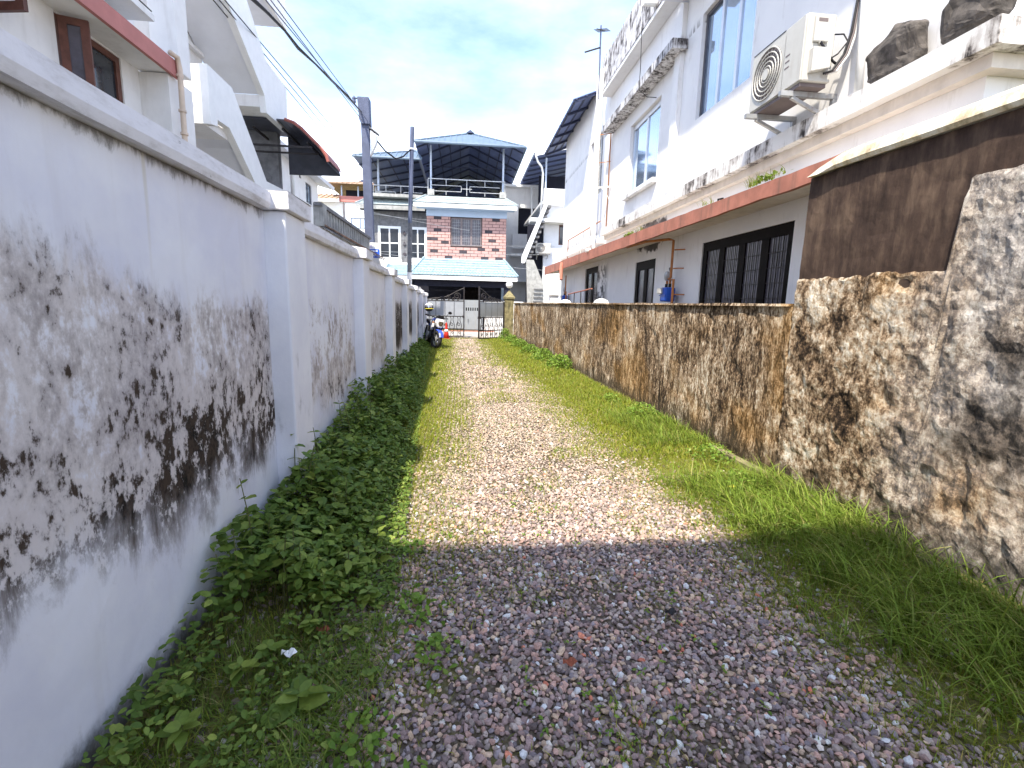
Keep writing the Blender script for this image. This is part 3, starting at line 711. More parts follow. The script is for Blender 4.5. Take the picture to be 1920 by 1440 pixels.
# ------------------------------------------------------------------ the white house on the right
def right_house():
    h = thing('house', 'white two storey house with terracotta sunshade edge behind the low brown wall', 'house', (5, 10, 0))
    F = frame3((3.6, 0, 0), (0, 1, 0), (0, 0, 1), (1, 0, 0))
    op = [(5.15, 7.22, 1.0, 2.48), (9.02, 10.10, 1.0, 2.42), (13.0, 14.4, .5, 2.58), (6.35, 7.82, 4.42, 5.92), (9.30, 10.95, 3.93, 5.38), (13.15, 14.42, 4.5, 6.05)]
    obj('wall', facade(F[0], F[1], F[2], F[3], (3.3, 18.0), (0, 6.6), op, .22), 'house_white', h)
    box('end_wall', 'house_white', h, 3.601, 9, 3.302, 3.52, 0, 6.3)
    box('far_end_wall', 'house_white', h, 3.83, 9, 17.78, 17.998, 0, 6.6)
    box('upper_wall', 'house_white', h, 3.6, 3.82, 12.62, 17.998, 6.602, 7.42)
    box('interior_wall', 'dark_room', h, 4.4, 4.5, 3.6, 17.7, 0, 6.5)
    # windows
    window(h, F, 5.15, 7.22, 1.0, 2.48, 4, 1, .11, 'wood_dark', 'glass_curtain', .02, mw=.15, grille=7, top=.13)
    window(h, F, 9.02, 10.10, 1.0, 2.42, 2, 1, .13, 'wood_dark', 'glass_curtain', .02, mw=.16, top=.17)
    window(h, F, 13.0, 14.4, .5, 2.58, 2, 1, .16, 'wood_dark', 'glass_curtain', .03, mw=.2, name='door')
    window(h, F, 6.35, 7.82, 4.42, 5.92, 3, 1, .045, 'alu_dark', 'glass_blue', .06, mw=.06, mmat='alu')
    window(h, F, 9.30, 10.95, 3.93, 5.38, 2, 1, .05, 'alu', 'glass_blue', .07, mw=.07, top=.10)
    window(h, F, 13.15, 14.42, 4.5, 6.05, 3, 1, .05, 'alu', 'dark_room', .07, mw=.06, grille=4, gm='pvc')
    box('window_sill', 'white_old', h, 3.5, 3.598, 9.25, 11.0, 3.83, 3.925, bevel=.01)
    # ground floor sunshade with its terracotta edge
    m = MB().add([(3.10, 3.4, 2.665), (3.598, 3.4, 2.70), (3.598, 18.6, 2.70), (3.10, 18.6, 2.665), (3.10, 3.4, 2.76), (3.598, 3.4, 2.80), (3.598, 18.6, 2.90), (3.10, 18.6, 2.78)],
             [(0, 3, 2, 1), (4, 5, 6, 7), (0, 1, 5, 4), (1, 2, 6, 5), (2, 3, 7, 6), (3, 0, 4, 7)])
    sh = obj('sunshade', m, 'cream', h)
    ys = [3.4+.22*i for i in range(70)]; m = MB()
    for y in ys:
        e = mnoise.noise((y*2.1, 4, 1))*.014; e2 = mnoise.noise((y*5, 1, 8))*.010; zt = 2.772+.010*(y-4)
        m.v += [(3.05+e2*.5, y, 2.628+e), (3.05+e2*.5, y, zt+e2), (3.098, y, zt+e2), (3.098, y, 2.628+e)]
    for i in range(len(ys)-1):
        for k in range(4): m.f.append((i*4+k, i*4+(k+1) % 4, (i+1)*4+(k+1) % 4, (i+1)*4+k))
    m.f += [(0, 1, 2, 3), tuple(4*(len(ys)-1)+k for k in (3, 2, 1, 0))]
    obj('edge_band', m, 'terracotta', h)
    # floor level ledge with a moulding below, turning the near corner
    m = MB().prism([(3.40, 3.09), (3.40, 12.25), (3.597, 12.25), (3.597, 3.297), (9, 3.297), (9, 3.09)], 'z', 3.235, 3.40)
    o = obj('floor_ledge', m, 'mould_patchy', h); roughen(o, .006, 5, .35)
    m = MB().prism([(3.50, 3.19), (3.50, 12.25), (3.597, 12.25), (3.597, 3.297), (9, 3.297), (9, 3.19)], 'z', 3.14, 3.233)
    obj('ledge_moulding', m, 'cream', h)
    box('far_ledge', 'white', h, 3.38, 3.597, 12.5, 17.7, 3.10, 3.22, bevel=.01)
    # upper ledge, parapet
    o = box('upper_ledge', 'mould_white', h, 3.33, 3.597, 8.28, 12.25, 5.66, 5.81); roughen(o, .008, 5, .3)
    o = box('parapet_soffit', 'white', h, 3.34, 6.5, 8.47, 12.6, 6.605, 6.68)
    o = box('parapet', 'mould_white', h, 3.33, 3.45, 8.47, 12.6, 6.683, 7.41); roughen(o, .008, 4, .3)
    box('roof_slab', 'lilac', h, 2.95, 9, 2.6, 8.45, 6.42, 6.56)
    box('wall_rib', 'house_white', h, 3.52, 3.598, 8.40, 8.62, 3.42, 6.40)
    # drain spout under the parapet edge
    obj('drain_spout', MB().tube([(3.40, 9.15, 6.78), (3.05, 9.05, 6.72)], .055, 12), 'pvc', h)
    # metal lean-to roof of the far part
    m = MB(); Y0, Y1 = 13.95, 18.95
    rx = lambda x: 7.06+.40*(x-3.0)
    obj('roof_sheet', m.slab([(2.95, Y0, rx(2.95)), (6.0, Y0, rx(6.0)), (6.0, Y1, rx(6.0)), (2.95, Y1, rx(2.95))], .02), 'roof_under', h)
    for i in range(6):
        y = Y0+.06+i*(Y1-Y0-.12)/5
        obj('rafter', MB().bar((2.98, y, rx(2.98)-.04), (5.9, y, rx(5.9)-.04), .05, .07), 'roof_steel', h)
    for x in (3.02, 3.3, 3.55): obj('purlin', MB().bar((x, Y0, rx(x)-.016), (x, Y1, rx(x)-.016), .04, .03), 'roof_steel', h)
    for i in range(18):
        y = Y0+.12+i*.28; obj('sheet_rib', MB().bar((2.95, y, rx(2.95)+.03), (6, y, rx(6)+.03), .05, .025), 'rooftop_blue', h)
    # pipes
    for y, x, zb in ((12.42, 3.28, 2.85), (12.74, 3.30, 3.3)):
        obj('downpipe', MB().tube([(x-.03, y-.18, zb), (x-.03, y-.05, zb+.35), (x, y, zb+1), (x, y, 5.6), (x+.01, y+.03, 7.15)], .045, 10), 'pvc', h, smooth=True)
    obj('gas_riser', MB().tube([(3.55, 12.3, 3.45), (3.55, 12.3, 5.75), (3.40, 12.3, 5.75)], .015, 8), 'pipe_orange', h, smooth=True)
    for z in (5.0, 5.65): obj('pipe_bracket', MB().bar((3.30, 12.36, z), (3.58, 12.30, z+.03), .014), 'pipe_orange', h)
    obj('pipe_bracket', MB().bar((3.26, 12.42, 4.42), (3.6, 12.2, 4.42), .035), 'pvc', h)
    obj('pipe_bracket', MB().bar((3.40, 12.3, 4.4), (3.58, 12.3, 4.15), .025), 'pvc', h)
    m = MB().tube([(3.42, 12.4, 3.62), (3.42, 16.2, 3.62), (3.42, 16.2, 2.7)], .014, 6)
    obj('gas_line', m, 'pipe_orange', h, smooth=True)
    obj('gas_line_strut', MB().tube([(3.42, 14.1, 3.6), (3.42, 14.1, 3.22)], .012, 6), 'steel', h)
    obj('spout', MB().tube([(3.03, 15.2, 2.80), (3.0, 15.1, 2.6), (2.98, 14.95, 2.28)], [.05, .06, .05], 8), 'terracotta', h)
    obj('spout', MB().tube([(3.10, 12.0, 2.86), (2.98, 12.0, 2.84)], .045, 8), 'pvc', h)
    obj('vent_pipe', MB().tube([(3.5, 13.9, 3.35), (3.35, 13.9, 3.35), (3.3, 13.9, 3.25), (3.3, 13.9, 2.92)], .03, 8), 'pvc', h, smooth=True)
    obj('wire_drop', MB().tube([(3.30, 9.75, 6.7), (3.31, 9.72, 6.0), (3.30, 9.7, 5.6), (3.44, 9.62, 5.45), (3.58, 9.5, 5.40)], .007, 5), 'wire', h)
    obj('light_bracket', MB().tube([(3.58, 6.7, 3.02), (3.5, 6.68, 3.0), (3.49, 6.66, 2.93)], .014, 6), 'black', h)
    # railing stub behind the low wall
    r = thing('handrail', 'thin brown handrail rising behind the low wall by the far door', 'railing', (3.2, 13.4, 0))
    obj('rail', MB().tube([(3.2, 14.8, 1.84), (3.2, 12.05, 1.93)], .018, 6), 'terracotta', r)
    for y in (14.75, 14.0, 13.2): obj('post', MB().tube([(3.2, y, 0), (3.2, y, 1.84+.03*(14.8-y))], .014, 6), 'iron', r)
right_house()

def ac_unit(label, loc, rz, cables=True):
    """front towards local -x, fan at +y end, cover box on the -y side; origin at the middle of the back underside"""
    a = thing('air_conditioner', label, 'air conditioner', loc, local=True, rz=rz)
    W, D, H = .84, .30, .58
    # casing with a real round opening for the fan
    m = MB(); m.box(-D+.012, 0, -W/2, W/2, 0, H)
    obj('casing', m, 'ac_white', a, bevel=.014)
    cy, cz, R = .14, .29, .245
    n = 40; m = MB(); fx = -D
    ring = [(fx, cy+R*math.cos(2*math.pi*k/n), cz+R*math.sin(2*math.pi*k/n)) for k in range(n)]
    def onrect(k):
        c, s = math.cos(2*math.pi*k/n), math.sin(2*math.pi*k/n)
        y0, y1, z0, z1 = cy-.27, W/2-.008, .01, H-.01
        t = min([((y1-cy)/c) if c > 1e-6 else ((y0-cy)/c) if c < -1e-6 else 9, ((z1-cz)/s) if s > 1e-6 else ((z0-cz)/s) if s < -1e-6 else 9])
        return (fx, cy+c*t, cz+s*t)
    rect = [onrect(k) for k in range(n)]
    v = ring+rect+[(fx+.011, p[1], p[2]) for p in ring]
    f = [(k, (k+1) % n, n+(k+1) % n, n+k) for k in range(n)]+[(k, 2*n+k, 2*n+(k+1) % n, (k+1) % n) for k in range(n)]
    obj('front_panel', m.add(v, f), 'ac_white', a)
    obj('fan_backing', MB().lathe([(R-.002, 0), (R-.002, .003)], (fx+.006, cy, cz), 40, 'x'), 'ac_shadow', a)
    g = None
    for i, r in enumerate((.238, .196, .155, .114, .074)):
        o = obj('grille_ring', MB().tube([(fx-.006, cy+r*math.cos(2*math.pi*k/40), cz+r*math.sin(2*math.pi*k/40)) for k in range(40)], .0065, 6, True), 'ac_white', a)
    for k in range(24):
        t = 2*math.pi*k/24; obj('grille_spoke', MB().bar((fx-.002, cy+.05*math.cos(t), cz+.05*math.sin(t)), (fx-.002, cy+.24*math.cos(t), cz+.24*math.sin(t)), .003), 'ac_white', a)
    obj('fan_hub', MB().lathe([(.052, 0), (.05, .012), (.03, .018)], (fx-.016, cy, cz), 24, 'x'), 'ac_white', a)
    m = MB().box(fx-.001, fx+.012, -W/2+.012, cy-.274, .01, H-.01); obj('side_panel', m, 'ac_white', a, bevel=.004)
    for i, z in enumerate((.20, .255, .31)):
        obj('vent_slot', MB().box(fx-.003, fx+.002, -.225, -.16, z, z+.012), 'ac_shadow', a)
    obj('top_trim', MB().box(fx-.004, fx+.004, -.12, W/2-.02, H-.012, H-.006), 'black', a)
    # cover side
    y = -W/2
    c = obj('terminal_cover', MB().box(-.225, -.085, y-.028, y-.001, .33, .555), 'ac_white', a, bevel=.008)
    obj('grip_recess', MB().box(-.20, -.11, y-.0295, y-.020, .495, .525), 'ac_shadow', c)
    obj('cable_gland', MB().tube([(-.155, y-.012, .32), (-.155, y-.012, .345)], .016, 8), 'ac_white', c)
    obj('valve_cover', MB().prism([(-.24, .06), (-.06, .10), (-.06, .27), (-.24, .27)], 'y', y-.06, y-.001), 'ac_white', a, bevel=.006)
    obj('base_pan', MB().box(-D+.02, -.02, -W/2+.03, W/2-.03, -.035, -.002), 'ac_shadow', a)
    for yy in (-.28, .30):
        b = obj('bracket', MB().box(-.40, .18, yy-.022, yy+.022, -.085, -.04), 'steel', a)
        obj('bracket_leg', MB().box(.14, .18, yy-.022, yy+.022, -.30, -.087), 'steel', b)
        obj('bracket_brace', MB().bar((-.28, yy, -.09), (.15, yy, -.27), .03), 'steel', b)
    if cables:
        obj('power_cable', MB().tube([(-.155, y-.02, .33), (-.12, y-.035, .27), (-.08, y-.04, .22), (-.02, y-.03, .17), (.05, y-.01, .15)], .011, 7), 'wire', a)
        obj('drain_hose', MB().tube([(-.06, y-.03, .18), (.0, y-.06, .22), (.10, y-.04, .34), (.08, y+.0, .42), (-.02, y-.02, .40)], .007, 6), 'wire', a)
        for k in range(3):
            d = k*.022
            obj('refrigerant_pipe', MB().tube([(-.10+d, y-.03, .06), (-.03+d, y-.05, .08), (.06+d, y-.06, .22), (.10+d, y-.07, .40), (.13+d*.5, y-.06, .7), (.155+d*.3, y-.04, 1.2), (.165, y-.04-d, 2.5)], .011, 7), ('wire', 'ac_shadow', 'pvc')[k], a)
    return a
ac_unit('ivory air conditioner unit with round fan grille bracketed to the right house', (3.42, 5.04, 3.63), 0)
def conduit():
    o = obj('wall_conduit', MB().tube([(3.56, 4.42, 3.42), (3.56, 4.46, 4.0), (3.565, 4.54, 5.0), (3.57, 4.56, 6.4)], .035, 10), 'pvc', smooth=True)
    tag(o, 'white plastic conduit running up the house wall beside the air conditioner', 'conduit')
conduit()

def gas_meter(label, y, X, mirror=1, full=True):
    g = thing('gas_meter', label, 'gas meter', (X, y, 1.56))
    o = obj('body', MB().box(X-.12, X+.06, y-.12, y+.12, 1.60, 1.84), 'blue_meter', g, bevel=.03)
    obj('body_seam', MB().box(X-.127, X+.065, y-.127, y+.127, 1.70, 1.715), 'blue_meter', g)
    obj('dial_box', MB().box(X-.17, X-.122, y-.01, y+.13, 1.735, 1.83), 'ac_white', g, bevel=.008)
    for d in (-.07, .07): obj('union', MB().tube([(X-.03, y+d, 1.842), (X-.03, y+d, 1.90)], .026, 8), 'black', g)
    obj('inlet_pipe', MB().tube([(X-.03, y-.07, 1.90), (X-.03, y-.07, 1.965), (X-.03, y-.2, 1.965), (X-.03, y-.2, 1.40)], .022, 8), 'pipe_orange', g)
    obj('regulator', MB().lathe([(.03, -.05), (.075, -.03), (.085, 0), (.06, .03), (.02, .05)], (X-.03, y+.05, 2.03), 14, 'x'), 'steel', g)
    obj('valve', MB().bar((X-.03, y-.09, 2.06), (X-.03, y-.02, 2.16), .025), 'black', g)
    obj('supply_pipe', MB().tube([(X-.03, y+.05, 1.90), (X-.03, y+.05, 1.97), (X-.03, y-.085, 2.0), (X-.03, y-.085, 2.60), (X-.10, y-.05, 2.62), (X-.28, y+.5, 2.64), (X-.33, y+1.35, 2.64)] if full else [(X-.03, y+.05, 1.90), (X-.03, y+.0, 2.0), (X-.03, y-.085, 2.0), (X-.03, y-.085, 2.5)], .022, 8), 'pipe_orange', g)
    if full:
        for z in (2.15, 2.45, 1.72): obj('clamp', MB().bar((X, y-.085 if z > 2 else y-.2, z), (X+.13, y-.20 if z > 2 else y-.3, z), .02), 'pipe_orange', g)
gas_meter('blue gas meter with orange pipes on the wall between window and wide window', 8.0, 3.47)
gas_meter('small blue gas meter beyond the handrail at the far end of the house', 16.5, 3.47, full=False)

def ledge_stones():
    for nm, (x0, x1, y0, y1, z0, z1), lab, tilt in (('stone', (3.41, 3.56, 3.74, 4.22, 3.40, 3.80), 'dark rough granite stone standing on the ledge next to the conduit', .10),
                                             ('stone', (3.41, 3.57, 3.12, 3.56, 3.40, 3.86), 'mossy dark granite stone standing on the ledge corner', 0)):
        m = MB().ball((0, 0, 0), 1, 40, 26); c = Vector(((x0+x1)/2, (y0+y1)/2, (z0+z1)/2)); R = Vector(((x1-x0)/2, (y1-y0)/2, (z1-z0)/2)); v = []
        for p in m.v:                       # a squarish boulder, its top falling towards one end, broken by noise
            q = Vector([math.copysign(abs(a)**.55, a) for a in p]); s = Vector((q.x*R.x, q.y*R.y, q.z*R.z))
            s.z -= max(0, q.z)*(max(0, q.y)*.14+max(0, -q.y)*(.03+tilt*.2))
            w = (s+c)*7; s += Vector((mnoise.noise(w), mnoise.noise(w+Vector((9, 1, 4))), mnoise.noise(w+Vector((2, 8, 5)))))*.03+Vector((mnoise.noise(w*4), mnoise.noise(w*4+Vector((3, 3, 3))), 0))*.012
            s.z = max(s.z, -R.z+.002); v.append(c+s)
        m.v = v; o = obj(nm, m, 'stone_dark'); tag(o, lab, 'stone')
ledge_stones()
def antenna():
    a = thing('antenna', 'thin television antenna mast standing at the end of the parapet', 'antenna', (3.3, 12.7, 6.9))
    obj('mast', MB().tube([(3.3, 12.7, 6.6), (3.28, 12.72, 8.25)], .02, 6), 'polecon', a)
    obj('boom', MB().tube([(3.1, 12.4, 8.0), (3.45, 13.0, 8.28)], .012, 5), 'iron', a)
    obj('boom', MB().tube([(2.9, 12.7, 7.62), (3.28, 12.7, 7.75)], .02, 5), 'iron', a)
    for i in range(5):
        y = 12.5+.1*i; obj('element', MB().tube([(3.05+.05*i, y, 8.03+.04*i), (3.35+.05*i, y-.1, 8.03+.04*i)], .006, 4), 'iron', a)
antenna()

# ------------------------------------------------------------------ houses behind on the right
def far_right():
    h = thing('house', 'lilac white house with deep blue roof terrace beyond the gable of the right house', 'house', (6, 31, 0))
    F = frame3((0, 28, 0), (1, 0, 0), (0, 0, 1), (0, 1, 0))
    obj('wall', facade(F[0], F[1], F[2], F[3], (4.5, 9), (0, 7.0), [(5.35, 5.75, 4.9, 6.0)], .2), 'lilac', h)
    window(h, F, 5.35, 5.75, 4.9, 6.0, 1, 1, .06, 'wood_brown', 'glass_dark', .05)
    box('side_wall', 'lilac', h, 4.5, 4.7, 28.202, 36, 0, 7.0)
    box('balcony_slab', 'white_clean', h, 3.6, 9, 27.2, 28.0, 6.02, 6.2); box('terrace_slab', 'white_clean', h, 4.2, 9, 27.55, 36, 7.002, 7.14)
    box('terrace_parapet', 'lilac', h, 4.35, 9, 27.6, 27.75, 7.142, 7.85, bevel=.02)
    for x in (4.45, 5.6): obj('terrace_post', MB().tube([(x, 27.7, 7.86), (x, 27.7, 9.45)], .05, 8), 'post_blue', h)
    box('terrace_back', 'dark_room', h, 4.7, 9, 32, 32.1, 7.142, 9.6)
    Y0, Y1 = 27.0, 41
    rz = lambda x: 9.52+.25*(x-3.75)
    obj('roof_sheet', MB().slab([(3.75, Y0, rz(3.75)), (9, Y0, rz(9)), (9, Y1, rz(9)), (3.75, Y1, rz(3.75))], .03), 'roof_under', h)
    for i in range(12): obj('rafter', MB().bar((3.8, Y0+.2+i*1.15, rz(3.8)-.07), (8.9, Y0+.2+i*1.15, rz(8.9)-.07), .06, .09), 'roof_steel', h)
    obj('gutter', MB().tube([(3.70, Y0, 9.50), (3.70, Y1, 9.50)], .035, 8), 'post_blue', h)
    obj('fascia', MB().slab([(3.72, Y0-.03, 9.30), (9, Y0-.03, rz(9)-.2), (9, Y0-.03, rz(9)+.06), (3.72, Y0-.03, 9.58)], .02), 'lilac', h)
    obj('downpipe', MB().tube([(3.75, 27.05, 9.45), (3.9, 27.2, 9.1), (4.15, 27.4, 8.9), (4.25, 27.5, 8.6), (4.2, 27.5, 6.25)], .055, 8), 'white_clean', h, smooth=True)
    # outside stair with white sloping side
    s = thing('staircase', 'white sided outside stair climbing to the lilac house balcony', 'staircase', (3.9, 27, 0))
    obj('stringer', MB().prism([(3.15, 3.75), (3.32, 3.75), (4.52, 6.9), (4.40, 7.1), (3.15, 4.1)], 'y', 27.05, 27.17), 'white_clean', s)
    for i in range(12):
        x = 3.35+i*.1; z = 3.9+i*.27; obj('step', MB().box(x, x+.26, 27.172, 28.0, z-.12, z), 'concrete_dark', s)
    o = thing('ramp_wall', 'slanted grey weathered concrete pier in front of the far dark doorway', 'pier', (3.9, 26.8, 0))
    obj('pier', MB().prism([(3.55, 0), (4.45, 0), (4.35, 2.6), (3.75, 3.9), (3.35, 3.9)], 'y', 26.6, 26.8), 'concrete', o)
    for i in range(7): obj('step_edge', MB().box(3.75+.01*i, 4.30, 26.52, 26.598, 1.0+.22*i, 1.05+.22*i), 'concrete_dark', o)
    box('dark_recess', 'dark_room', h, 3.6, 4.498, 28.3, 28.5, 0, 6.0)
    ac_unit('tiny white air conditioner under the outside stair of the lilac house', (4.42, 27.9, 4.35), rad(90), False)
    w = thing('house', 'narrow white house with dark verandah seen between brick house and lilac house', 'house', (4.2, 35, 0))
    F = frame3((0, 34, 0), (1, 0, 0), (0, 0, 1), (0, 1, 0))
    obj('wall', facade(F[0], F[1], F[2], F[3], (2.6, 6), (0, 9.2), [(3.65, 4.9, 6.1, 8.0)], .3), 'white', w)
    box('verandah_back', 'dark_room', w, 3.3, 5.5, 35.4, 35.5, 5.6, 8.4)
    box('balcony_wall', 'white', w, 3.2, 5.2, 33.2, 33.4, 5.2, 6.15); box('balcony_slab', 'white_clean', w, 3.1, 5.2, 33.1, 34, 4.7, 4.9)
    obj('post', MB().tube([(4.55, 33.3, 6.16), (4.4, 33.3, 9.2)], .06, 8), 'white_clean', w)
    box('sunshade', 'white_clean', w, 2.9, 5.4, 33.0, 33.99, 3.0, 3.15); box('roof', 'white', w, 2.5, 6, 33.4, 37, 9.202, 9.35)
    p = thing('gate_pillar', 'small white pillar with pyramid cap just behind the low wall', 'pillar', (2.81, 15.1, 0))
    box('shaft', 'white_clean', p, 2.68, 2.94, 15.0, 15.26, 0, 1.80)
    m = MB().box(2.63, 2.99, 14.95, 15.31, 1.802, 1.86); m.add([(2.64, 14.96, 1.861), (2.98, 14.96, 1.861), (2.98, 15.30, 1.861), (2.64, 15.30, 1.861), (2.81, 15.13, 2.03)], [(0, 1, 4), (1, 2, 4), (2, 3, 4), (3, 0, 4), (3, 2, 1, 0)])
    obj('cap', m, 'white_clean', p)
    obj('finial', MB().ball((2.81, 15.13, 2.05), .03, 8, 5), 'white_clean', p)
    for y in (9.6, 12.5):
        o = obj('pebble_cap', MB().lathe([(.16, 0), (.13, .05), (.05, .085)], (XR(y)+.12, y, 1.565), 12), 'white_clean')
        tag(o, ('small round white capping stone on the low wall before the narrow window', 'small round white capping stone on the low wall near the handrail')[y > 10], 'capstone')
far_right()

# ------------------------------------------------------------------ hip roof made of ribbed sheets
def hip_front(parent, x0, x1, yf, ze, ax, ay, az, mat, ribs, ribmat, name='roof_sheet'):
    """front slope: triangle from the eave x0..x1 up to the apex, with standing ribs"""
    A, B, C = Vector((x0, yf, ze)), Vector((x1, yf, ze)), Vector((ax, ay, az))
    s = obj(name, MB().slab([A, B, C], .02), mat, parent)
    for i in range(1, ribs):
        p = A+(B-A)*i/ribs; x = p.x
        t = (x-x0)/(ax-x0) if x < ax else (x1-x)/(x1-ax)
        q = Vector((x, yf+(ay-yf)*t, ze+(az-ze)*t))
        obj('roof_rib', MB().bar(p+Vector((0, 0, .035)), q+Vector((0, 0, .035)), .05, .035), ribmat, parent)
    for P in (A, B): obj('hip_cap', MB().bar(P+Vector((0, 0, .05)), C+Vector((0, 0, .05)), .12, .05), ribmat, parent)

def tiled_skirt(parent, x0, x1, yf, zf, yb, zb, mat, rows, hip=.6, cols=0, name='skirt_roof'):
    """a sloping skirt roof with overlapping courses; hip = how far its ends run in"""
    for r in range(rows):
        a, b = r/rows, (r+1)/rows
        y0, z0, y1, z1 = yf+(yb-yf)*a, zf+(zb-zf)*a, yf+(yb-yf)*b, zf+(zb-zf)*b
        pts = [(x0+hip*a, y0, z0+.03), (x1-hip*a, y0, z0+.03), (x1-hip*b, y1, z1+.005), (x0+hip*b, y1, z1+.005)]
        obj('tile_course', MB().slab(pts, .03), mat, parent)
        if cols and r < 2:
            m = MB()
            for i in range(cols):
                x = x0+.1+(x1-x0-.2)*(i+.5)/cols; m.bar((x, y0-.01, z0+.065), (x, y1, z1+.04), (x1-x0)/cols*.55, .03)
            o = obj('tile_rolls', m, mat, parent); o['kind'] = 'stuff'
    for xa, xb in ((x0, x0+hip), (x1, x1-hip)):
        obj('hip_tile', MB().bar((xa, yf, zf+.08), (xb, yb, zb+.08), .10, .05), mat, parent)

def brick_house():
    h = thing('house', 'house with pink brick bay, tiled skirts and big blue steel roof terrace', 'house', (0, 30, 0))
    Y = 28.0
    F = frame3((0, Y, 0), (1, 0, 0), (0, 0, 1), (0, 1, 0))
    wx0, wx1, wz0, wz1 = -.75, .96, 4.65, 6.16
    bay = obj('bay_wall', facade(F[0], F[1], F[2], F[3], (-2.08, 2.34), (3.0, 6.2), [(wx0, wx1, wz0, wz1)], .2), 'mortar', h)
    box('bay_side', 'blue_band', h, -2.08, -1.88, 28.202, 29.0, 3.0, 7.2); box('bay_side', 'blue_band', h, 2.14, 2.34, 28.202, 31, 0, 7.2)
    box('blue_band', 'blue_band', h, -2.1, 2.36, 27.97, 28.2, 6.202, 7.15)  # bluish shade below the eave put into this strip's colour
    # bricks, one by one
    rows, rh = 14, (6.19-3.92)/14
    dark = [(830, 285), (1418, 297), (835, 422), (970, 390), (1335, 437), (1575, 437), (720, 522), (1450, 542), (915, 560), (1255, 637), (1490, 645), (722, 657), (1125, 670), (885, 732), (1365, 747), (1525, 747)]
    dk = {}
    for x, y in dark: dk.setdefault(min(13, max(0, int(round((y-287)/35)))), []).append(-2.08+(x+40-720)/890*4.42)
    L = .405; meshes = {}
    for r in range(rows):
        z1 = 6.185-r*rh; z0 = z1-rh+.022
        x = -2.08-(.2 if r % 2 else 0)
        spans = []
        while x < 2.34:
            a, b = max(x, -2.075), min(x+L-.022, 2.335); x += L
            if b-a < .05: continue
            if z1 > wz0+.03 and z0 < wz1-.03 and b > wx0-.05 and a < wx1+.05:
                for c, d in ((a, min(b, wx0-.03)), (max(a, wx1+.03), b)):
                    if d-c > .05: spans.append((c, d))
            else: spans.append((a, b))
        for a, b in spans:
            isd = any(a-.02 <= q <= b+.02 for q in dk.get(r, []))
            key = (round(b-a, 2), isd)
            if key not in meshes:
                me = bpy.data.meshes.new('brick'); mm = MB().box(0, key[0], -.035, -.001, 0, rh-.022); me.from_pydata(mm.v, [], mm.f); fix(me)
                me.materials.append(M('brick_dark' if isd else 'brick')); meshes[key] = me
            o = bpy.data.objects.new('brick', meshes[key]); COL.objects.link(o); o.parent = bay
            o.location = (a, Y-random.uniform(0, .008), z0)
    w = window(h, F, wx0, wx1, wz0, wz1, 3, 1, .07, 'wood_grey', 'glass_curtain', .04, mw=.10, grille=8, gm='steel')
    for i in range(3):
        a = wx0+.09+i*.557; m = MB(); n = 14; v = []
        for k in range(n+1):
            v += [(a+.43*k/n, Y+.10+.012*math.sin(k*2.2), wz0+.1), (a+.43*k/n, Y+.10+.012*math.sin(k*2.2), wz1-.1)]
        m.add(v, [(2*k, 2*k+2, 2*k+3, 2*k+1) for k in range(n)]); obj('curtain', m, 'curtain', w)
    # left wing
    F2 = frame3((0, 29.0, 0), (1, 0, 0), (0, 0, 1), (0, 1, 0))
    ops = [(-4.9, -3.62, 3.85, 5.72), (-3.2, -2.15, 3.85, 5.72)]
    obj('wing_wall', facade(F2[0], F2[1], F2[2], F2[3], (-5.6, -2.082), (0, 6.9), ops, .2), 'concrete_dark', h)
    for a, b, c, d in ops:
        window(h, F2, a, b, c, d, 2, 2, .14, 'white_clean', 'glass_dark', -.02, mw=.07)
        box('window_sill', 'white_clean', h, a-.05, b+.05, 28.85, 28.975, c-.12, c-.003)
    # round-headed plaster mouldings and diamonds beside the windows
    for x in (-3.42,):
        for z in (5.35, 4.75, 4.2): obj('diamond', MB().prism([(x, z-.14), (x+.1, z), (x, z+.14), (x-.1, z)], 'y', 28.95, 28.997), 'brick_dark', h)
    box('floor_band', 'white_clean', h, -5.7, -2.09, 28.7, 28.997, 3.45, 3.7)
    # skirts over the first floor
    tiled_skirt(h, -2.75, 2.88, 27.25, 6.74, 28.05, 7.24, 'tile_pale', 4, .62)
    box('eave_board', 'white_clean', h, -2.72, 2.85, 27.24, 27.32, 6.54, 6.735); box('eave_soffit', 'blue_band', h, -2.6, 2.75, 27.322, 27.968, 6.56, 6.62)
    tiled_skirt(h, -5.95, -2.2, 28.3, 6.72, 29.1, 7.16, 'tile_pale', 4, .5)
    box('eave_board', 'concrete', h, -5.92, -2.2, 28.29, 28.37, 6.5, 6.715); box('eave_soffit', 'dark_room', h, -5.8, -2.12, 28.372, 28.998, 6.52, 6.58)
    # porch
    tiled_skirt(h, -2.85, 2.85, 25.98, 2.88, 28.0, 3.92, 'tile_blue', 7, .62, 34)
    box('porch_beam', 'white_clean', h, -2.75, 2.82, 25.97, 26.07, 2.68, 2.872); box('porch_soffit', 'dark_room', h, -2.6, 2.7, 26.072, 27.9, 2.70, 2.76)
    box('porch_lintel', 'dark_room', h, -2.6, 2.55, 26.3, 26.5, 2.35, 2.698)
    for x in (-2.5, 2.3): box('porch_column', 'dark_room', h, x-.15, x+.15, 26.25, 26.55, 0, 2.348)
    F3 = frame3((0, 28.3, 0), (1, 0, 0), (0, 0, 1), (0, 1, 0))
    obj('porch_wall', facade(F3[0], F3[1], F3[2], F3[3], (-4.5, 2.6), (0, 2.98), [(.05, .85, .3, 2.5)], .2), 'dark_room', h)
    obj('front_door', MB().box(.05, .85, 28.35, 28.40, .3, 2.5), 'wood_dark', h)
    for i in range(5): obj('door_plank', MB().box(.07+i*.156, .21+i*.156, 28.33, 28.349, .35, 2.45), 'wood_dark', h)
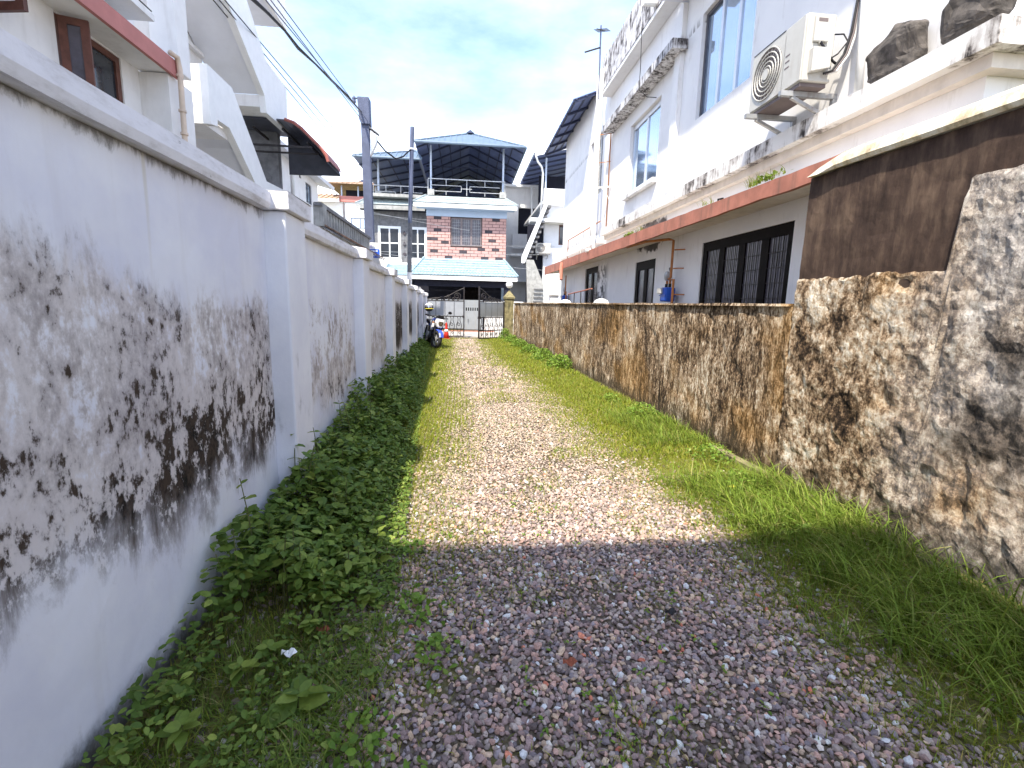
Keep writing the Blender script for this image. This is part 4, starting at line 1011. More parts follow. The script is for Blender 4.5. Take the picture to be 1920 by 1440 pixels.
    tiled_skirt(h, -4.4, -2.78, 26.6, 2.86, 28.7, 3.55, 'tile_blue', 7, .1)
    box('eave_board', 'white_clean', h, -4.4, -2.86, 26.58, 26.66, 2.70, 2.855)
    # roof terrace: floor, railing, posts, roofs
    box('terrace_floor', 'concrete', h, -5.5, 2.34, 28.3, 40, 7.18, 7.34)
    def rail(x0, x1, y, z0):
        r = obj('railing', MB().bar((x0, y, z0+.83), (x1, y, z0+.83), .045), 'steel', h)
        for x in (x0, (x0+x1)/2, x1): obj('baluster', MB().bar((x, y, z0), (x, y, z0+.81), .035), 'steel', r)
        w = (x1-x0)/2
        for s_ in (0, 1):
            a = x0+.15+s_*(w+.12)-(.1*s_); b = a+w-.45
            for p, q in (((a, .5), (b, .5)), ((a, .2), (b, .2)), ((a if s_ else b, .2), (a if s_ else b, .5))): obj('rail_bar', MB().bar((p[0], y, z0+p[1]), (q[0], y, z0+q[1]), .03), 'steel', r)
            c = (a+b)/2
            obj('rail_bar', MB().bar((c, y, z0+.52), (c, y, z0+.81), .03), 'steel', r); obj('rail_bar', MB().bar((c, y, z0), (c, y, z0+.19), .03), 'steel', r)
        c = (x0+x1)/2; obj('rail_bar', MB().bar((c-.28, y, z0+.36), (c+.28, y, z0+.36), .03), 'steel', r)
    rail(-2.0, 2.22, 28.05, 7.34); rail(-5.1, -2.1, 29.1, 7.1)
    for x, y in ((-1.85, 28.15), (2.12, 28.15), (-4.85, 29.2)):
        obj('terrace_post', MB().tube([(x, y, 7.3), (x, y, 9.9)], .055, 10), 'post_blue', h)
        obj('post_foot', MB().box(x-.18, x+.18, y-.15, y+.15, 7.30, 7.62), 'concrete', h)
    X0, X1, YF, YB, ZE, AX, AY, AZ = -2.62, 3.18, 27.0, 41, 9.72, .29, 29.4, 10.98
    hip_front(h, X0, X1, YF, ZE, AX, AY, AZ, 'rooftop_blue', 19, 'rooftop_blue')
    for s_, x in ((-1, X0), (1, X1)):
        obj('roof_sheet', MB().slab([(x, YF, ZE), (AX, AY, AZ), (AX, YB, AZ), (x, YB, ZE)], .02*s_), 'roof_under', h)
    for i in range(8):
        y = YF+.9+i*1.7; t = min(1, (y-YF)/(AY-YF)); zz = ZE+(AZ-ZE)*t
        for s_, x in ((-1, X0), (1, X1)):
            xe = x+(AX-x)*1.0 if t >= 1 else x+(AX-x)*t
            obj('rafter', MB().bar((x, y, ZE-.05), (xe, y, zz-.07), .07, .10), 'roof_steel', h)
        obj('tie_beam', MB().bar((X0+.3, y, ZE-.06), (X1-.3, y, ZE-.06), .05, .07), 'roof_steel', h) if i % 3 == 2 else None
    for k in range(1, 5):
        u = k/5
        for x in (X0, X1):
            xx, zz = x+(AX-x)*u, ZE+(AZ-ZE)*u-.03; obj('purlin', MB().bar((xx, YF+(AY-YF)*u, zz), (xx, YB, zz), .05, .05), 'roof_steel', h)
    obj('gutter', MB().tube([(X0-.03, YF-.05, ZE-.02), (X1+.03, YF-.05, ZE-.02)], .07, 8), 'rooftop_blue', h)
    obj('gutter', MB().tube([(X1+.05, YF, ZE-.03), (X1+.05, YB, ZE-.03)], .06, 8), 'rooftop_blue', h)
    obj('ridge_cap', MB().prism([(AX-.22, AZ-.02), (AX+.22, AZ-.02), (AX, AZ+.14)], 'y', AY-.3, YB), 'roof_steel', h)
    obj('roof_end', MB().slab([(X0, YB, ZE), (X1, YB, ZE), (AX, YB, AZ)], .02), 'roof_under', h)
    # lower wing roof
    X0, X1, YF, YB, ZE, AX, AY, AZ = -5.95, -2.35, 27.9, 40, 9.10, -2.75, 29.3, 9.86
    hip_front(h, X0, X1, YF, ZE, AX, AY, AZ, 'rooftop_blue', 13, 'rooftop_blue')
    obj('roof_sheet', MB().slab([(X0, YF, ZE), (AX, AY, AZ), (AX, YB, AZ), (X0, YB, ZE)], -.02), 'roof_under', h)
    obj('roof_sheet', MB().slab([(X1, YF, ZE), (AX, AY, AZ), (AX, YB, AZ), (X1, YB, ZE)], .02), 'roof_under', h)
    for i in range(7):
        y = YF+1.6+i*1.6; obj('rafter', MB().bar((X0, y, ZE-.05), (AX, y, AZ-.07), .07, .10), 'roof_steel', h)
    for k in range(1, 4):
        u = k/4; obj('purlin', MB().bar((X0+(AX-X0)*u, YF+(AY-YF)*u, ZE+(AZ-ZE)*u-.03), (X0+(AX-X0)*u, YB, ZE+(AZ-ZE)*u-.03), .05), 'roof_steel', h)
    obj('gutter', MB().tube([(X0-.03, YF-.04, ZE-.02), (X1+.03, YF-.04, ZE-.02)], .06, 8), 'rooftop_blue', h)
    box('wing_terrace_back', 'dark_room', h, -5.3, 2.3, 39.6, 39.8, 7.34, 9.7)
    box('body', 'white', h, -5.5, 2.3, 31, 40, 0, 7.17)
brick_house()

# ------------------------------------------------------------------ the white house with the stair on the left
def left_house():
    h = thing('house', 'white house with pink red sunshade edge rising behind the mould stained wall', 'house', (-6, 6, 0))
    F = frame3((-4.42, 0, 0), (0, 1, 0), (0, 0, 1), (-1, 0, 0))
    obj('wall', facade(F[0], F[1], F[2], F[3], (1.0, 7.6), (0, 9), [(6.22, 7.25, 3.1, 4.50), (4.3, 5.35, 3.1, 4.48)], .22), 'white', h)
    w = window(h, F, 6.22, 7.25, 3.1, 4.50, 2, 1, .075, 'wood_brown', 'glass_dark', .02, mw=.08)
    w2 = window(h, F, 4.3, 5.35, 3.1, 4.48, 2, 1, .075, 'wood_brown', 'glass_dark', .02, mw=.08)
    def shutter(parent, x0, y0, x1, y1, z0, z1, glass):
        d = (Vector((x1, y1, 0))-Vector((x0, y0, 0))); W = d.length; d.normalize(); n = Vector((-d.y, d.x, 0))
        G = (Vector((x0, y0, 0)), d, Vector((0, 0, 1)), n); m = MB(); f = .075
        fbox(m, G, 0, f, z0, z1, -.02, .02); fbox(m, G, W-f, W, z0, z1, -.02, .02); fbox(m, G, f, W-f, z0, z0+f, -.02, .02); fbox(m, G, f, W-f, z1-f, z1, -.02, .02)
        s = obj('open_shutter', m, 'wood_brown', parent); obj('shutter_pane', fbox(MB(), G, f-.004, W-f+.004, z0+f-.004, z1-f+.004, -.006, .006), glass, s)
    shutter(w, -4.40, 6.24, -4.15, 6.33, 3.15, 4.47, 'glass_curtain'); shutter(w2, -4.38, 5.34, -3.97, 5.27, 4.02, 4.46, 'white_plastic')
    box('return_wall', 'white', h, -4.9, -4.05, 7.602, 8.2, 0, 4.50); box('end_wall', 'white', h, -9, -4.643, 1.0, 1.2, 0, 9)
    box('sunshade', 'white', h, -4.418, -4.03, 1.0, 7.76, 4.515, 4.62); box('edge_band', 'pink', h, -4.028, -3.98, 1.0, 7.78, 4.49, 4.70)
    m = MB().slab([(-4.03, 1, 4.702), (-4.03, 7.76, 4.702), (-4.418, 7.76, 4.80), (-4.418, 1, 4.80)], .02); obj('sunshade_top', m, 'white_old', h)
    box('upper_ledge', 'white', h, -4.417, -3.99, 2.0, 7.30, 4.98, 5.05)
    for y in (6.7, 7.1): obj('ledge_hook', MB().tube([(-4.41, y, 5.25), (-4.2, y, 5.2), (-4.2, y, 5.08)], .012, 6), 'pipe_orange', h)
    obj('ledge_wire', MB().tube([(-4.02, 3, 5.10), (-4.02, 7.3, 5.10)], .008, 5), 'wire', h)
    obj('pillar', MB().box(-4.35, -4.0, 7.80, 8.12, 4.62, 9), 'white', h, bevel=.01)
    # inner wall with the little upper window
    Fi = frame3((-4.92, 0, 0), (0, 1, 0), (0, 0, 1), (-1, 0, 0))
    obj('inner_wall', facade(Fi[0], Fi[1], Fi[2], Fi[3], (8.202, 10.42), (0, 9), [(9.55, 10.08, 6.12, 7.3)], .2), 'white', h)
    window(h, Fi, 9.55, 10.08, 6.12, 7.3, 1, 1, .07, 'wood_brown', 'glass_dark', .03)
    box('sill_band', 'white', h, -4.918, -4.83, 9.2, 10.4, 5.88, 5.94)
    box('back_wall', 'white', h, -9, -5.123, 10.2, 10.42, 0, 9)
    obj('downpipe', MB().tube([(-3.97, 7.55, 4.74), (-3.95, 7.68, 4.74), (-3.94, 7.70, 4.60), (-3.96, 7.72, 3.6), (-3.97, 7.73, 1.0)], .035, 10), 'pvc_cream', h, smooth=True)
    for z in (4.5, 4.05, 3.75): obj('pipe_clamp', MB().lathe([(.05, 0), (.05, .03)], (-3.953, 7.71, z), 10), 'pvc_cream', h)
    # the dog-leg stair
    s = thing('staircase', 'white concrete dog leg stair with solid sides on the left house', 'staircase', (-4.4, 10, 0))
    low = [(8.6, 4.2), (8.81, 4.23), (8.83, 4.34), (9.23, 4.35), (10.19, 3.66), (11.3, 2.85), (12.1, 2.85), (12.1, 3.9), (10.73, 3.84), (9.43, 5.06), (8.6, 5.07)]
    obj('lower_side', MB().prism(low, 'x', -4.12, -4.0), 'white_clean', s)
    obj('landing_front', MB().box(-4.9, -4.121, 8.6, 8.72, 4.2, 5.06), 'white', s); obj('landing', MB().box(-4.9, -4.121, 8.722, 9.7, 4.2, 4.34), 'white', s)
    obj('lower_flight', MB().prism([(9.4, 4.20), (9.7, 4.33), (12.3, 2.36), (12.3, 2.16), (9.66, 4.13)], 'x', -4.9, -4.121), 'lilac', s)
    up = [(7.9, 7.42), (9.45, 6.42), (10.88, 5.5), (10.93, 5.20), (12.12, 5.22), (12.18, 6.16), (11.05, 6.22), (10.26, 6.90), (8.3, 8.6), (7.9, 8.6)]
    obj('upper_side', MB().prism(up, 'x', -4.12, -4.0), 'white_clean', s)
    obj('upper_flight', MB().prism([(7.9, 7.46), (10.9, 5.52), (10.9, 5.70), (7.9, 7.64)], 'x', -4.9, -4.121), 'lilac', s)
    obj('upper_landing', MB().box(-4.9, -4.121, 10.91, 12.1, 5.30, 5.52), 'white', s)
    for i in range(10): obj('step', MB().box(-4.89, -4.122, 9.72+i*.24, 9.96+i*.24, 4.26-i*.18-.1, 4.26-i*.18+.06), 'concrete', s)
    obj('stay_pipe', MB().tube([(-4.3, 8.59, 4.55), (-4.3, 8.54, 4.55)], .04, 8), 'pvc', s)
    # balcony slab over the stair
    t = thing('balcony', 'white balcony box jutting out high above the left stair', 'balcony', (-4.8, 11.5, 7.4))
    box('slab', 'lilac', t, -6, -4.03, 9.8, 12.2, 7.40, 7.52); box('front', 'white', t, -4.028, -3.95, 9.8, 12.22, 7.36, 8.4); box('end', 'white', t, -6, -4.03, 12.1, 12.2, 7.522, 8.4)
    # awning over the ground floor door
    a = thing('awning', 'dark arched awning with brick red rim below the left stair', 'awning', (-4, 11.7, 4))
    box('backing_wall', 'concrete_dark', a, -6, -4.3, 12.3, 12.5, 0, 5.28)  # white wall in shade, its darkness put into the grey colour
    prof = [(-5.0, 5.28), (-4.16, 5.26), (-3.85, 5.25), (-3.67, 5.20), (-3.5, 5.08), (-3.35, 4.93), (-3.2, 4.79), (-3.08, 4.66), (-3.01, 4.55), (-2.98, 4.44)]
    m = MB(); n = len(prof)
    for y in (11.45, 12.6):
        m.v += [(p[0], y, p[1]) for p in prof]+[(p[0], y, p[1]+.02) for p in prof]
    for k in range(n-1):
        m.f += [(k, k+1, 2*n+k+1, 2*n+k), (n+k, 3*n+k, 3*n+k+1, n+k+1), (k, n+k, n+k+1, k+1), (2*n+k, 2*n+k+1, 3*n+k+1, 3*n+k)]
    obj('arched_sheet', m, 'awning', a)
    obj('rim', MB().tube([(p[0]+.02, 11.45, p[1]+.02) for p in prof[2:]], .035, 6), 'awning_red', a)
    obj('end_sheet', MB().prism(prof[1:]+[(-4.16, 4.42)], 'y', 12.58, 12.6), 'awning', a)
    m = MB()
    for y in (11.46, 12.57):
        m.v += [(p[0]+.03, y, p[1]+.055) for p in prof[3:]]
    q = n-3; m.f += [(k, k+1, q+k+1, q+k) for k in range(q-1)]
    obj('red_edge', m, 'awning_red', a)
    for x in (-4.5, -3.9, -3.4): obj('frame_bar', MB().bar((x, 11.5, 5.1 if x < -3.6 else 4.85), (x, 12.55, 5.1 if x < -3.6 else 4.85), .04), 'iron', a)
    for y in (11.5, 12.0): obj('frame_bar', MB().bar((-4.95, y, 4.75), (-3.3, y, 4.75), .035), 'iron', a)
left_house()

def left_far():
    h = thing('house', 'small white house with narrow grey window behind the awning', 'house', (-7, 17, 0))
    F = frame3((-5.5, 0, 0), (0, 1, 0), (0, 0, 1), (-1, 0, 0))
    obj('wall', facade(F[0], F[1], F[2], F[3], (13, 19.65), (0, 5.78), [(18.2, 18.85, 4.85, 5.52), (17.55, 17.75, 5.5, 5.72)], .2), 'white', h)
    window(h, F, 18.2, 18.85, 4.85, 5.52, 2, 1, .04, 'alu_dark', 'glass_blue', .03); window(h, F, 17.55, 17.75, 5.5, 5.72, 1, 1, .03, 'alu_dark', 'glass_dark', .03)
    box('end_wall', 'white', h, -10, -5.72, 19.4, 19.63, 0, 5.78); box('near_wall', 'white', h, -10, -5.72, 13.0, 13.2, 0, 5.78)
    obj('roof', MB().slab([(-5.1, 12.8, 5.72), (-5.1, 20.4, 5.72), (-10, 20.4, 7.0), (-10, 12.8, 7.0)], .12), 'lilac', h)
    obj('downpipe', MB().tube([(-5.44, 16.75, 5.7), (-5.44, 16.75, 0)], .05, 8), 'pvc', h)
    box('terracotta_strip', 'terracotta', h, -5.498, -5.3, 13, 16.2, 4.55, 4.65)
    h = thing('house', 'distant white house with rusty hipped roof and pink terrace band', 'house', (-9, 44, 0))
    F = frame3((0, 42, 0), (1, 0, 0), (0, 0, 1), (0, 1, 0))
    obj('wall', facade(F[0], F[1], F[2], F[3], (-14, -6.3), (0, 9.35), [(-9.25, -7.75, 7.3, 8.15)], .2), 'white_clean', h)
    window(h, F, -9.25, -7.75, 7.3, 8.15, 2, 1, .06, 'alu_dark', 'glass_blue', .03)
    box('pink_band', 'pink', h, -10.1, -6.3, 41.85, 42.2, 9.352, 9.8)
    box('terrace_back', 'dark_room', h, -9.9, -6.4, 43.5, 43.6, 9.802, 10.6)
    for x in (-9.9, -8.6, -7.2): obj('post', MB().tube([(x, 42, 9.8), (x, 42, 10.62)], .06, 8), 'post_blue', h)
    hip_front(h, -10.9, -6.2, 41.2, 10.6, -8.5, 43.4, 11.25, 'rust', 12, 'rust')
    for s_, x in ((-1, -10.9), (1, -6.2)): obj('roof_sheet', MB().slab([(x, 41.2, 10.6), (-8.5, 43.4, 11.25), (-8.5, 47, 11.25), (x, 47, 10.6)], .03*s_), 'rust', h)
    obj('ridge_cap', MB().prism([(-8.9, 11.2), (-8.1, 11.2), (-8.5, 11.42)], 'y', 43.2, 47), 'roof_steel', h)
    obj('low_roof', MB().slab([(-13.5, 41.0, 9.36), (-10.0, 41.0, 9.36), (-10.0, 43, 10.05), (-13.5, 43, 10.05)], .05), 'rust', h)
    for i in range(9): obj('roof_rib', MB().bar((-13.3+i*.4, 41.0, 9.44), (-13.3+i*.4, 43, 10.13), .09, .05), 'rust', h)
    obj('drain', MB().tube([(-9.75, 41.9, 9.3), (-9.75, 41.9, 3)], .05, 6), 'wood_grey', h)
    # old low terrace with concrete balustrade and tiled sunshade right behind the wall
    h = thing('terrace_building', 'old low building with grey concrete balustrade and mossy tiled sunshade', 'building', (-3.4, 13.3, 0))
    box('wall', 'white_old', h, -3.85, -2.98, 10.7, 15.95, 0, 3.0)
    b = box('parapet', 'concrete', h, -3.06, -2.94, 10.7, 16.0, 3.002, 3.08); box('parapet_top', 'concrete_dark', h, -3.08, -2.92, 10.65, 16.05, 3.40, 3.47)
    for i in range(22): box('baluster', 'concrete', h, -3.04, -2.96, 10.75+i*.243, 10.87+i*.243, 3.082, 3.398)
    box('end_pier', 'concrete', h, -3.10, -2.9, 10.68, 10.95, 3.004, 3.46)
    for r in range(4):
        x0, x1 = -2.50-.11*r, -2.62-.11*r; z0, z1 = 2.80+.06*r, 2.865+.06*r
        for i in range(14):
            y = 10.75+i*.375; obj('roof_tile', MB().slab([(x0, y, z0), (x0, y+.36, z0), (x1, y+.36, z1), (x1, y, z1)], .03), 'tile_old', h)
    m = MB().slab([(-2.52, 10.7, 2.765), (-2.98, 10.7, 3.0), (-2.98, 16, 3.0), (-2.52, 16, 2.765)], -.03); obj('sunshade', m, 'concrete_dark', h)
    s = thing('sign_board', 'white board with a blue printed panel standing behind the white wall', 'sign', (-2.95, 16.25, 0))
    box('board', 'white_plastic', s, -3.22, -2.66, 16.2, 16.23, 2.62, 3.33); box('blue_panel', 'sign_blue', s, -3.10, -2.70, 16.186, 16.198, 2.86, 3.13)
    for x in (-3.15, -2.72): obj('post', MB().tube([(x, 16.25, 0), (x, 16.25, 2.7)], .03, 6), 'steel', s)
    obj('emblem', MB().prism([(-3.02, 3.17), (-2.90, 3.17), (-2.96, 3.29)], 'y', 16.186, 16.198), 'lilac_emblem', s)
    for i in range(6): obj('letter', MB().box(-3.06+i*.052, -3.022+i*.052, 16.178, 16.185, 3.045, 3.095), 'white_plastic', s)
    for i, gl in enumerate(('E', 'D', 'D')):
        m = MB(); x = -3.06+i*.085
        segs = {'E': [(0, 0, .015, .09), (.015, 0, .06, .015), (.015, .0375, .05, .0525), (.015, .075, .06, .09)], 'D': [(0, 0, .015, .09), (.015, 0, .045, .015), (.015, .075, .045, .09), (.045, .012, .06, .078)]}[gl]
        for a, c, b_, d in segs: m.box(x+a, x+b_, 16.178, 16.185, 2.905+c, 2.905+d)
        obj('letter', m, 'white_plastic', s)
left_far()

# ------------------------------------------------------------------ poles and wires
def poles():
    p = thing('utility_pole', 'thick blue grey concrete utility pole carrying a small street lamp', 'pole', (-3.14, 17, 0))
    m = MB(); v = []
    for x, z, w in ((-3.12, 0, .17), (-3.14, 3.5, .145), (-3.20, 7.7, .125)):
        v += [(x-w, 17-w*.8, z), (x+w, 17-w*.8, z), (x+w, 17+w*.8, z), (x-w, 17+w*.8, z)]
    f = [(3, 2, 1, 0), (8, 9, 10, 11)]
    for j in range(2):
        for k in range(4): f.append((j*4+k, j*4+(k+1) % 4, j*4+4+(k+1) % 4, j*4+4+k))
    obj('shaft', m.add(v, f), 'polecon', p, bevel=.02)
    obj('head', MB().prism([(-3.40, 7.85), (-3.36, 7.2), (-3.30, 7.05), (-3.02, 7.05), (-3.04, 7.85)], 'y', 16.82, 17.18), 'polecon', p, bevel=.02)
    obj('insulator', MB().lathe([(.03, -.12), (.06, -.06), (.05, 0), (.065, .05), (.02, .12)], (-3.52, 16.95, 7.78), 10), 'polecon', p)
    obj('insulator_arm', MB().bar((-3.52, 16.95, 7.84), (-3.38, 17, 7.84), .03), 'iron', p)
    l = obj('street_lamp', MB().prism([(-3.03, 6.9), (-2.82, 6.75), (-2.84, 6.5), (-2.98, 6.2), (-3.04, 6.1)], 'y', 16.85, 17.05), 'alu', p, bevel=.02)
    obj('lamp_hood', MB().slab([(-3.05, 16.82, 6.95), (-2.78, 16.82, 6.77), (-2.78, 17.08, 6.77), (-3.05, 17.08, 6.95)], .03), 'concrete_dark', l)
    q = thing('utility_pole', 'slim tall steel pole in front of the big blue roof', 'pole', (-2.1, 19, 0))
    obj('shaft', MB().tube([(-2.14, 19, 0), (-2.07, 19, 2.6)], .095, 12), 'white_old', q)
    obj('middle', MB().tube([(-2.07, 19, 2.60), (-2.03, 19, 4.4)], .085, 12), 'concrete_dark', q); obj('top', MB().tube([(-2.03, 19, 4.4), (-1.91, 19, 7.75)], .075, 12), 'polecon', q)
    obj('collar', MB().lathe([(.10, -.03), (.10, .03)], (-1.945, 19, 7.0), 12), 'alu', q)
def wire(label, pts, r, mat, group=None, sag=0, n=20):
    P = [Vector(p) for p in pts]
    if len(P) == 2: P = [P[0].lerp(P[1], i/n)-Vector((0, 0, sag*4*(i/n)*(1-i/n))) for i in range(n+1)]
    tag(obj('overhead_wire', MB().tube(P, r, 5), mat), label, 'wire', group)
def ext(a, b, k): a, b = Vector(a), Vector(b); return a+(a-b)*k
def wires():
    for a, b in (((-4.01, 9, 6.17), (-6.5, 27.8, 9.08)), ((-3.92, 9, 6.18), (-6.02, 27.8, 8.92)), ((-3.84, 9, 6.19), (-5.74, 27.8, 9.07))):
        wire('thin dark wire stretching over the left stair towards the low wing roof', [ext(a, b, .9), b], .010, 'wire', 'thin wires over the left stair')
    for a, b in (((-3.03, 8.5, 5.97), (-3.23, 17, 7.27)), ((-2.96, 8.5, 5.98), (-3.18, 17, 7.06)), ((-2.86, 8.5, 5.99), (-3.11, 17, 7.18))):
        wire('thin blue wire running overhead to the thick concrete pole', [ext(a, b, 1.6), b], .009, 'wire_blue', 'thin wires to the concrete pole')
    th = [(-3.75, 4, 4.9), (-3.6, 7.5, 5.95), (-3.51, 8.6, 6.21), (-3.44, 9.0, 6.26), (-3.42, 9.6, 6.37), (-3.39, 10.4, 6.48), (-3.43, 11.3, 6.60), (-3.46, 12.6, 6.88), (-3.46, 14.0, 7.12), (-3.40, 15.5, 7.34), (-3.28, 16.9, 7.40)]
    wire('thick twisted black cable hanging down to the thick concrete pole', th, [.03+.008*math.sin(i*2.4) for i in range(len(th))], 'wire')
    wire('black cable looping from the concrete pole to the slim steel pole', [(-3.08, 17, 6.99), (-2.92, 17.3, 6.74), (-2.71, 17.8, 6.55), (-2.41, 18.2, 6.42), (-2.2, 18.6, 6.62), (-2.05, 18.8, 6.85), (-1.94, 19, 7.01)], .028, 'wire')
    wire('single wire from the small white house across to the wing roof', [(-6.2, 15, 4.6), (-5.37, 27.5, 8.31)], .012, 'wire', None, .25)
    for a, b in (((-3.74, 20, 4.95), (.26, 26.5, 5.29)), ((-3.74, 20, 4.89), (-1.97, 26.5, 5.75)), ((-3.57, 20, 3.76), (5.51, 26.5, 4.66)), ((-3.57, 20, 3.45), (5.53, 26.5, 4.21)), ((-2.33, 20, 3.29), (5.57, 26.5, 3.3))):
        wire('pale wire crossing the road in front of the brick bay', [ext(a, b, .15), b], .009, 'steel', 'wires along the road', .05)
poles(); wires()

# ------------------------------------------------------------------ motorbike, helmet, cone
def motorbike():
    b = thing('motorbike', 'blue and white motorbike leaning on its stand in front of the gate', 'motorbike', (-1.12, 16.42, 0), local=True, rz=rad(16))
    b.rotation_euler = (0, rad(11), rad(16))
    def wheel(y, r, w, steer):
        R = Matrix.Rotation(steer, 4, 'Z'); T = lambda p: tuple(Vector((0, y, 0))+R@Vector(p))
        m = MB().lathe([(r-.10, -w*.35), (r-.03, -w*.5), (r-.005, -w*.3), (r, 0), (r-.005, w*.3), (r-.03, w*.5), (r-.10, w*.35)], (0, 0, r), 28, 'x')
        m.f = [f for f in m.f if len(f) == 4]; n = 28; m.f += [(k, (k+1) % n, 6*n+(k+1) % n, 6*n+k) for k in range(n)]
        m.v = [T(p) for p in m.v]; t = obj('wheel', m, 'rubber', b, smooth=True)
        m = MB().tube([(0, (r-.11)*math.cos(2*math.pi*k/24), r+(r-.11)*math.sin(2*math.pi*k/24)) for k in range(24)], .018, 6, True); m.v = [T(p) for p in m.v]
        obj('rim', m, 'alu', t)
        for k in range(5):
            a = 2*math.pi*k/5; m = MB().bar((0, .03*math.cos(a), r+.03*math.sin(a)), (0, (r-.12)*math.cos(a), r+(r-.12)*math.sin(a)), .03); m.v = [T(p) for p in m.v]; obj('spoke', m, 'alu', t)
        m = MB().lathe([(.11, -.004), (.11, .004)], (-.06, 0, r), 20, 'x'); m.v = [T(p) for p in m.v]; obj('brake_disc', m, 'steel', t)
        m = MB().lathe([(.05, -.07), (.05, .07)], (0, 0, r), 12, 'x'); m.v = [T(p) for p in m.v]; obj('hub', m, 'black', t)
    st = rad(14); wheel(-.66, .30, .13, st); wheel(.64, .30, .15, 0)
    R = Matrix.Rotation(st, 4, 'Z'); T = lambda p: tuple(Vector((0, -.60, 0))+R@(Vector(p)-Vector((0, -.60, 0))))
    def fo(name, m, mat, **k): m.v = [T(p) for p in m.v]; return obj(name, m, mat, b, **k)
    for x in (-.10, .10): fo('fork_leg', MB().tube([(x, -.66, .30), (x, -.60, .55), (x*.9, -.46, .92)], [.030, .028, .022], 8), 'black')
    fm = MB(); n = 10; v = []
    for i in range(n+1):
        a = rad(20+i*13); c, s = math.cos(a), math.sin(a)
        for x, rr in ((-.085, .315), (-.05, .345), (.05, .345), (.085, .315)): v.append((x, -.66-rr*c, .30+rr*s))
    f = [(i*4+k, i*4+k+1, i*4+5+k, i*4+4+k) for i in range(n) for k in range(3)]
    fo('front_fender', fm.add(v, f), 'blue_paint')
    fo('headlight', MB().prism([(-.12, .98), (.12, .98), (.15, .86), (.07, .70), (-.07, .70), (-.15, .86)], 'y', -.72, -.56), 'white_plastic', bevel=.03)
    fo('headlight_lens', MB().prism([(-.08, .90), (.08, .90), (.09, .84), (.05, .76), (-.05, .76), (-.09, .84)], 'y', -.728, -.715), 'mirror')
    fo('visor', MB().prism([(-.12, .99), (.12, .99), (.09, 1.10), (-.09, 1.10)], 'y', -.66, -.62), 'black', bevel=.01)
    fo('instrument_pod', MB().box(-.10, .10, -.58, -.50, .99, 1.07), 'black', bevel=.015)
    fo('handlebar', MB().tube([(-.40, -.36, 1.04), (-.30, -.40, 1.05), (-.12, -.48, 1.0), (.12, -.48, 1.0), (.30, -.40, 1.05), (.40, -.36, 1.04)], .014, 8), 'black')
    for x in (-.36, .36):
        fo('grip', MB().tube([(x-.06*(1 if x > 0 else -1), -.378, 1.043), (x+.06*(1 if x > 0 else -1), -.35, 1.04)], .021, 8), 'rubber')
        fo('lever', MB().tube([(x*.75, -.43, 1.04), (x*1.05, -.43, 1.03)], .007, 5), 'steel')
        fo('mirror_stalk', MB().tube([(x*.75, -.40, 1.06), (x*.95, -.42, 1.18), (x*1.15, -.40, 1.24)], .008, 6), 'black')
        fo('mirror', MB().ball((x*1.2, -.40, 1.25), (.075, .02, .05), 12, 6), 'black', smooth=True)
        fo('indicator', MB().ball((x*.58, -.60, .84), (.04, .03, .025), 10, 6), 'pipe_orange', smooth=True)
    obj('tank', MB().lathe([(.02, -.26), (.12, -.22), (.165, -.08), (.16, .08), (.11, .24), (.03, .27)], (0, -.20, .86), 16, 'y'), 'blue_paint', b, smooth=True)
    for x in (-.15, .15): obj('tank_shroud', MB().prism([(-.50, .70), (-.45, .92), (-.12, .90), (-.18, .66), (-.34, .58)], 'x', x-.03, x+.03), 'white_plastic' if x < 0 else 'blue_paint', b, bevel=.01)
    obj('seat', MB().prism([(.02, .80), (.02, .88), (.30, .82), (.62, .90), (.86, .94), (.88, .88), (.5, .76)], 'x', -.13, .13), 'black', b, bevel=.03)
    obj('tail', MB().prism([(.30, .70), (.36, .80), (.88, .90), (1.0, .92), (.95, .80)], 'x', -.10, .10), 'blue_paint', b, bevel=.02)
    obj('tail_light', MB().box(-.07, .07, .99, 1.03, .82, .89), 'red_plastic', b)
    obj('engine', MB().prism([(-.32, .36), (-.36, .62), (-.08, .70), (.18, .60), (.22, .34), (-.1, .26)], 'x', -.14, .14), 'black', b, bevel=.03)
    obj('engine_cover', MB().lathe([(.11, -.03), (.10, .03)], (-.16, .05, .42), 16, 'x'), 'steel', b)
    obj('frame', MB().tube([(0, -.46, .95), (0, -.38, .60), (0, -.1, .30), (0, .25, .34), (0, .4, .70), (0, -.1, .78), (0, -.46, .95)], .022, 8), 'black', b)
    for x in (-.11, .11): obj('swingarm', MB().bar((x, .20, .36), (x, .64, .30), .04), 'black', b)
    for x in (-.10, .10): obj('shock_absorber', MB().tube([(x, .56, .36), (x, .46, .74)], .026, 8), 'steel', b)
    obj('exhaust', MB().tube([(.13, -.30, .42), (.16, -.22, .26), (.17, .15, .24), (.19, .40, .32), (.20, .86, .42)], [.022, .022, .025, .05, .045], 10), 'steel', b, smooth=True)
    obj('rear_fender', MB().prism([(.70, .72), (.98, .70), (1.06, .42), (1.02, .42), (.92, .64), (.70, .66)], 'x', -.07, .07), 'black', b)
    obj('foot_peg', MB().tube([(-.30, .12, .34), (.30, .12, .34)], .014, 6), 'black', b)
    obj('side_stand', MB().tube([(-.14, .05, .30), (-.32, .10, .02)], .014, 6), 'steel', b)
    obj('number_plate', MB().box(-.10, .10, 1.05, 1.06, .46, .60), 'white_plastic', b)
    e = thing('helmet', 'black and white helmet hanging on the motorbike mirror', 'helmet', (-1.12, 15.86, 1.19), local=True, rz=rad(-25))
    m = MB().ball((0, 0, .14), (.135, .155, .14), 20, 12); m.v = [(p[0], p[1], max(p[2], .02)) for p in m.v]
